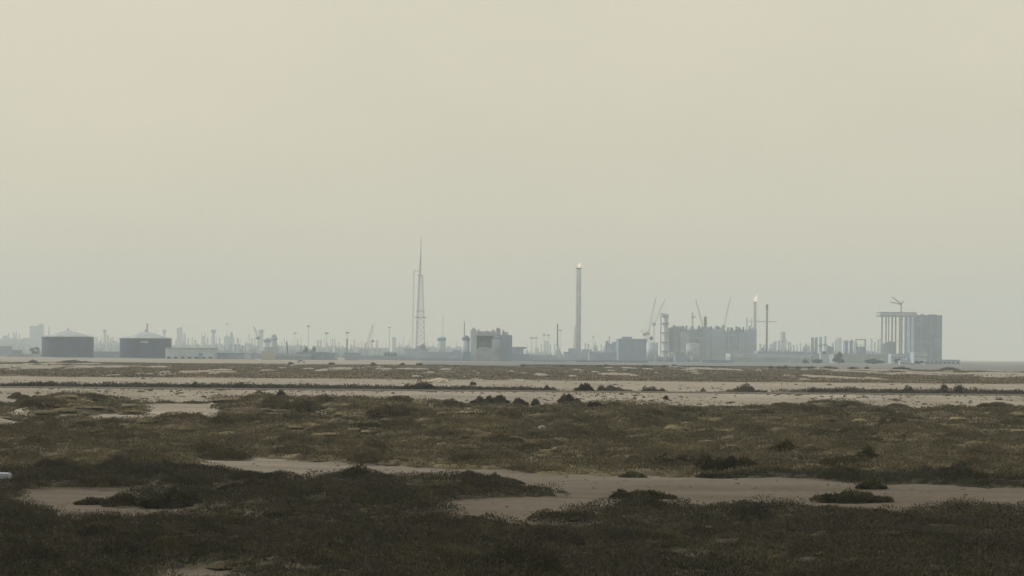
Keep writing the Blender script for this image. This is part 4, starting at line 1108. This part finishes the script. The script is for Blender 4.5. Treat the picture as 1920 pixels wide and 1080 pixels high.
b = MB(); b.lattice((0, 0, 0), (0, 0, t.z(568)), 1.8*t.s, 1.4*t.s, 50, .28); t.part('tower', b, YEL)
b = MB(); b.lattice((0, 0, t.z(570)), (t.x(1672), 0, t.z(557)), 1.4*t.s, .9*t.s, 14, .25); t.part('jib', b, YEL)
b = MB(); b.lattice((0, 0, t.z(571)), (t.x(1669), 0, t.z(566)), 1.4*t.s, .9*t.s, 14, .25); t.part('jib', b, YEL)
b = MB(); b.lattice((0, 0, t.z(570)), (t.x(1694), 0, t.z(564)), 1.4*t.s, 1.2*t.s, 5, .25); t.part('counter_jib', b, YEL)
block('white flat house before the huge dark block', 1714, 1739, 661, 1900, WHITE, 'house', 'house', 18, roof=(1.5, WHITE), windows=(5, 668, 670))
block('pale house with an open dark porch below the great frame', 1671, 1705, 664, 1950, WHITE, 'house', 'house', 16, roof=(1.5, PALE), windows=(6, 669, 671))
t = Th('tent', 'dark pointed tent roof between the two pale houses', 'tent', 1701, 1880)
b = MB(); h = t.z(662); b.lathe(0, 0, [(7*t.s, h*.35), (3*t.s, h*.65), (.3, h)], 4); t.part('canopy', b, DGREY)
b = MB(); 
for k in range(4): b.bar((6.4*t.s*math.cos(k*math.pi/2), 6.4*t.s*math.sin(k*math.pi/2), -.2), (6.6*t.s*math.cos(k*math.pi/2), 6.6*t.s*math.sin(k*math.pi/2), h*.36), .3, 5)
t.part('pole', b, STEEL)
block('small white gatehouse near the broad dark tree', 1688, 1706, 677, 1650, WHITE, 'gatehouse', 'gatehouse', 8, windows=(4, 680, 682))
block('low white terrace building running behind the broad dark tree', 1735, 1800, 675, 1750, PALE, 'building', 'building', 14, windows=(8, 679, 681.5))

# ---- fainter process units further back, each a deck with its columns, drums and racks
def process_unit(label, x0, x1, Y, ybase, ytop, n, seed, m=GREY):
    g = random.Random(seed)
    t = Th('process_unit', label, 'process unit', (x0 + x1)/2, Y, 'faint process units on the skyline')
    b = MB(); b.box(t.x(x0), t.x(x1), 0, 20, -.3, t.z(ybase)); 
    xx = x0
    while xx < x1 - 3:
        w = g.uniform(3, 9); b.box(t.x(xx), t.x(min(x1, xx + w)), g.uniform(-4, -1), 12, -.3, t.z(ybase - g.uniform(-2, 5))); xx += w + g.uniform(.5, 4)
    t.part('rack', b, m)
    for k in range(n):
        x = x0 + (x1 - x0)*(k + g.uniform(.15, .85))/n; w = g.choice([1.2, 1.6, 2.4, 3.4, 4.6]); y = ytop + g.random()**1.4*(ybase - ytop - 4)
        r, H = w/2*t.s, t.z(y)
        b = MB(); b.lathe(t.x(x), -6, [(r, -.3), (r, H*.7), (r*.85, H*.72), (r*.85, H - r*.5), (r*.4, H)], 10)
        if w > 2: b.lathe(t.x(x), -6, [(r, H*.9), (r + .9, H*.905), (r + .9, H*.93), (r, H*.935)], 10, False)
        t.part('column', b, g.choice([m, STEEL, m, PALE]), True)
    for k in range(max(1, n//4)):
        x = g.uniform(x0 + 3, x1 - 3); b = MB(); z = t.z(ybase); b.lathe(t.x(x), -8, [(2.2*t.s, -.3), (2.2*t.s, z - 1.5*t.s), (.4*t.s, z - .2*t.s)], 14); t.part('drum', b, PALE, True)
    return t
for a in [('faint process unit at the photo edge, under the pale hazy tower block', -8, 54, 4500, 645, 630, 9, 1), ('faint process unit of thin columns in the gap between the dark tanks', 178, 224, 4300, 648, 626, 9, 2),
          ('faint process unit rising over the white shed', 322, 374, 4300, 648, 626, 9, 3), ('faint process unit round the wide headed tower', 374, 420, 4400, 648, 628, 9, 4),
          ('faint process unit round the stubby derrick crane', 440, 482, 4300, 648, 630, 8, 5), ('faint process unit just past the round topped silo', 518, 568, 4300, 650, 633, 9, 6),
          ('faint process unit around the spindle shaped chimney', 588, 645, 4300, 651, 634, 10, 7), ('faint process unit around the hook crane', 655, 728, 4200, 652, 636, 11, 8),
          ('faint process unit between the narrow tower and the lattice mast', 738, 772, 4300, 651, 630, 6, 9), ('faint process unit beyond the round collared tank', 800, 866, 4300, 652, 640, 8, 10),
          ('faint process unit under the faint lighting masts', 985, 1042, 4300, 662, 640, 8, 11), ('faint process unit past the tall thick flare stack', 1092, 1140, 4200, 660, 642, 8, 12),
          ('faint process unit at the foot of the dark plain chimney', 1422, 1480, 3900, 660, 634, 10, 13), ('faint process unit between the pipe stacks and the column group', 1480, 1520, 3900, 661, 642, 7, 14),
          ('faint process unit between the tapering box and the silo columns', 1556, 1604, 3800, 662, 636, 8, 15), ('faint process unit seen through the small open frame and beside it', 1604, 1650, 3800, 662, 634, 9, 16)]:
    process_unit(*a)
for a in [('low hazy process unit before the refinery front with drums and racks', 1230, 1325, 2000, 672, 656, 14, 17), ('low process clutter of drums and pipes over the white shed roof and past it', 400, 478, 2900, 659, 644, 12, 21), ('low process clutter behind the dark blue sheds', 520, 600, 2900, 660, 646, 12, 22), ('low process clutter around the square grey box building', 612, 690, 2800, 664, 650, 12, 23),
          ('low process clutter behind the thin flat canopy', 700, 760, 2800, 664, 650, 9, 24), ('low process clutter at the foot of the blue grey works wing', 1088, 1160, 2400, 671, 655, 11, 25), ('low process clutter on the very long pale hall', 1425, 1515, 2500, 664, 651, 13, 26),
          ('low process clutter before the silo columns', 1556, 1648, 2150, 672, 656, 13, 27), ('low process clutter between the two dark tanks at their foot', 178, 224, 2300, 664, 652, 7, 28),
          ('low hazy process unit below the pale process building end', 955, 1040, 1900, 676, 662, 8, 18)]:
    process_unit(*a)
# ---- things along the edge of the sand
t = Th('pipeline', 'long dark pipeline on low supports along the far edge of the sand', 'pipeline', 1240, 930)
xs = [t.x(x) for x in range(975, 1530, 5)]
b = MB()
pr = None
for i, xx in enumerate(xs):
    zz = float(hgt(t.X + xx, t.Y)) - t.zg + .75
    if pr: b.bar(pr, (xx + .05, 0, zz), .33, 8)
    pr = (xx, 0, zz)
t.part('pipe', b, DSTEEL, True)
for xx in xs[::5]:
    zz = float(hgt(t.X + xx, t.Y)) - t.zg; b = MB(); b.box(xx - .25, xx + .25, -.5, .5, zz - .3, zz + .48); t.part('support', b, PALE)
def car(label, px, py, Y, paint):
    t = Th('parked_car', label, 'car', px, Y)
    L, Wd = 4.7, 1.8
    prof = [(-L/2, .35), (L/2, .35), (L/2, .75), (L/2 - .25, .92), (L*.24, 1.02), (L*.08, 1.55), (-L*.30, 1.60), (-L*.42, 1.15), (-L/2, 1.05)]
    b = MB(); b.prism(prof, -Wd/2, Wd/2); t.part('body', b, paint)
    b = MB(); b.prism([(L*.20, 1.05), (L*.07, 1.48), (-L*.28, 1.52), (-L*.37, 1.12)], -Wd/2 - .02, Wd/2 + .02); t.part('window', b, GLASS)
    for x in (-L*.31, L*.31):
        for y in (-Wd/2 - .03, Wd/2 - .17):
            b = MB(); b.bar((x, y, .33), (x, y + .2, .33), .33, 14); t.part('wheel', b, RUBBER)
car('white car parked on the far sand before the dark sheds', 565, 677, 1150, WHITE)
car('white car parked at the far sand beside dark little bushes', 1266, 692, 905, WHITE)
# small dark bushes dotted along the far sand edge
g = random.Random(3)
EDGE = [(700, 684, 12, 'far tiny dark bush near the grey box building'), (755, 688, 10, 'far tiny dark bush below the lattice mast'), (787, 690, 12, 'far dark twiggy bush below the round collared tank'), (982, 690, 9, 'far dark bush where the pipeline starts'),
        (1053, 691, 12, 'far black bush under the black spike chimney'), (1124, 692, 10, 'far black round bush under the squat pointed tower'), (1137, 692, 8, 'far small dark bush beside the black round one'),
        (1213, 694, 18, 'far wide dark bush on the pipeline sand'), (1243, 694, 12, 'far dark bush behind the white car by the pipeline'), (1260, 694, 9, 'far dark bush touching the white car by the pipeline'),
        (1445, 694, 9, 'far round dark bush below the dark plain chimney'), (1461, 695, 8, 'far little dark bush past the dark plain chimney'), (1472, 695, 9, 'far dark bush at the pipeline end'),
        (1497, 694, 12, 'far flat dark bush before the pointed dark tree'), (1523, 695, 14, 'far dark bush before the column group'), (1555, 696, 30, 'far long dark hedge like bush before the whitish tapering box'), (1600, 696, 20, 'far flat dark bush before the silo columns'),
        (1625, 696, 12, 'far dark bush past the silo columns'), (1690, 697, 32, 'far long flat dark bush below the great frame'), (1780, 703, 34, 'far broad brown bush mound near the orange band edge'),
        (62, 680, 14, 'far dark bush before the first dark storage tank'), (140, 681, 60, 'far low brown bush mound before the first storage tank'), (545, 683, 12, 'far dark bush below the white cube'), (622, 684, 10, 'far black bush below the grey shed')]
for x, y, wp, lab in EDGE:
    u, v = roll(x, y); Y = 930 if x > 960 else 960
    bush(x, y, wp, 4 if wp < 25 else 5, LEAF_DARK if 'brown' not in lab else LEAF_MID, lab.replace('near the orange band edge', 'at the end of the far sand'), 'bush', 1.0, 'bush', 'dark bushes along the far sand edge', 1, 1 if wp < 14 else 3, Y=Y)
# ------------------------------------------------------------------ haze
def haze():
    b = MB(); b.box(-2400, 2400, -120, 5700, -2.2, 165)
    m = bpy.data.materials.new('dust_haze'); m.use_nodes = True
    t = m.node_tree
    for n in list(t.nodes):
        if n.type != 'OUTPUT_MATERIAL': t.nodes.remove(n)
    out = [n for n in t.nodes if n.type == 'OUTPUT_MATERIAL'][0]
    v = t.nodes.new('ShaderNodeVolumePrincipled')
    v.inputs['Color'].default_value = (*HAZE_COLOR, 1)
    v.inputs['Density'].default_value = HAZE_DENSITY
    v.inputs['Anisotropy'].default_value = 0.0
    t.links.new(v.outputs[0], out.inputs['Volume'])
    tag(b.build('haze', m), kind='stuff')
haze()
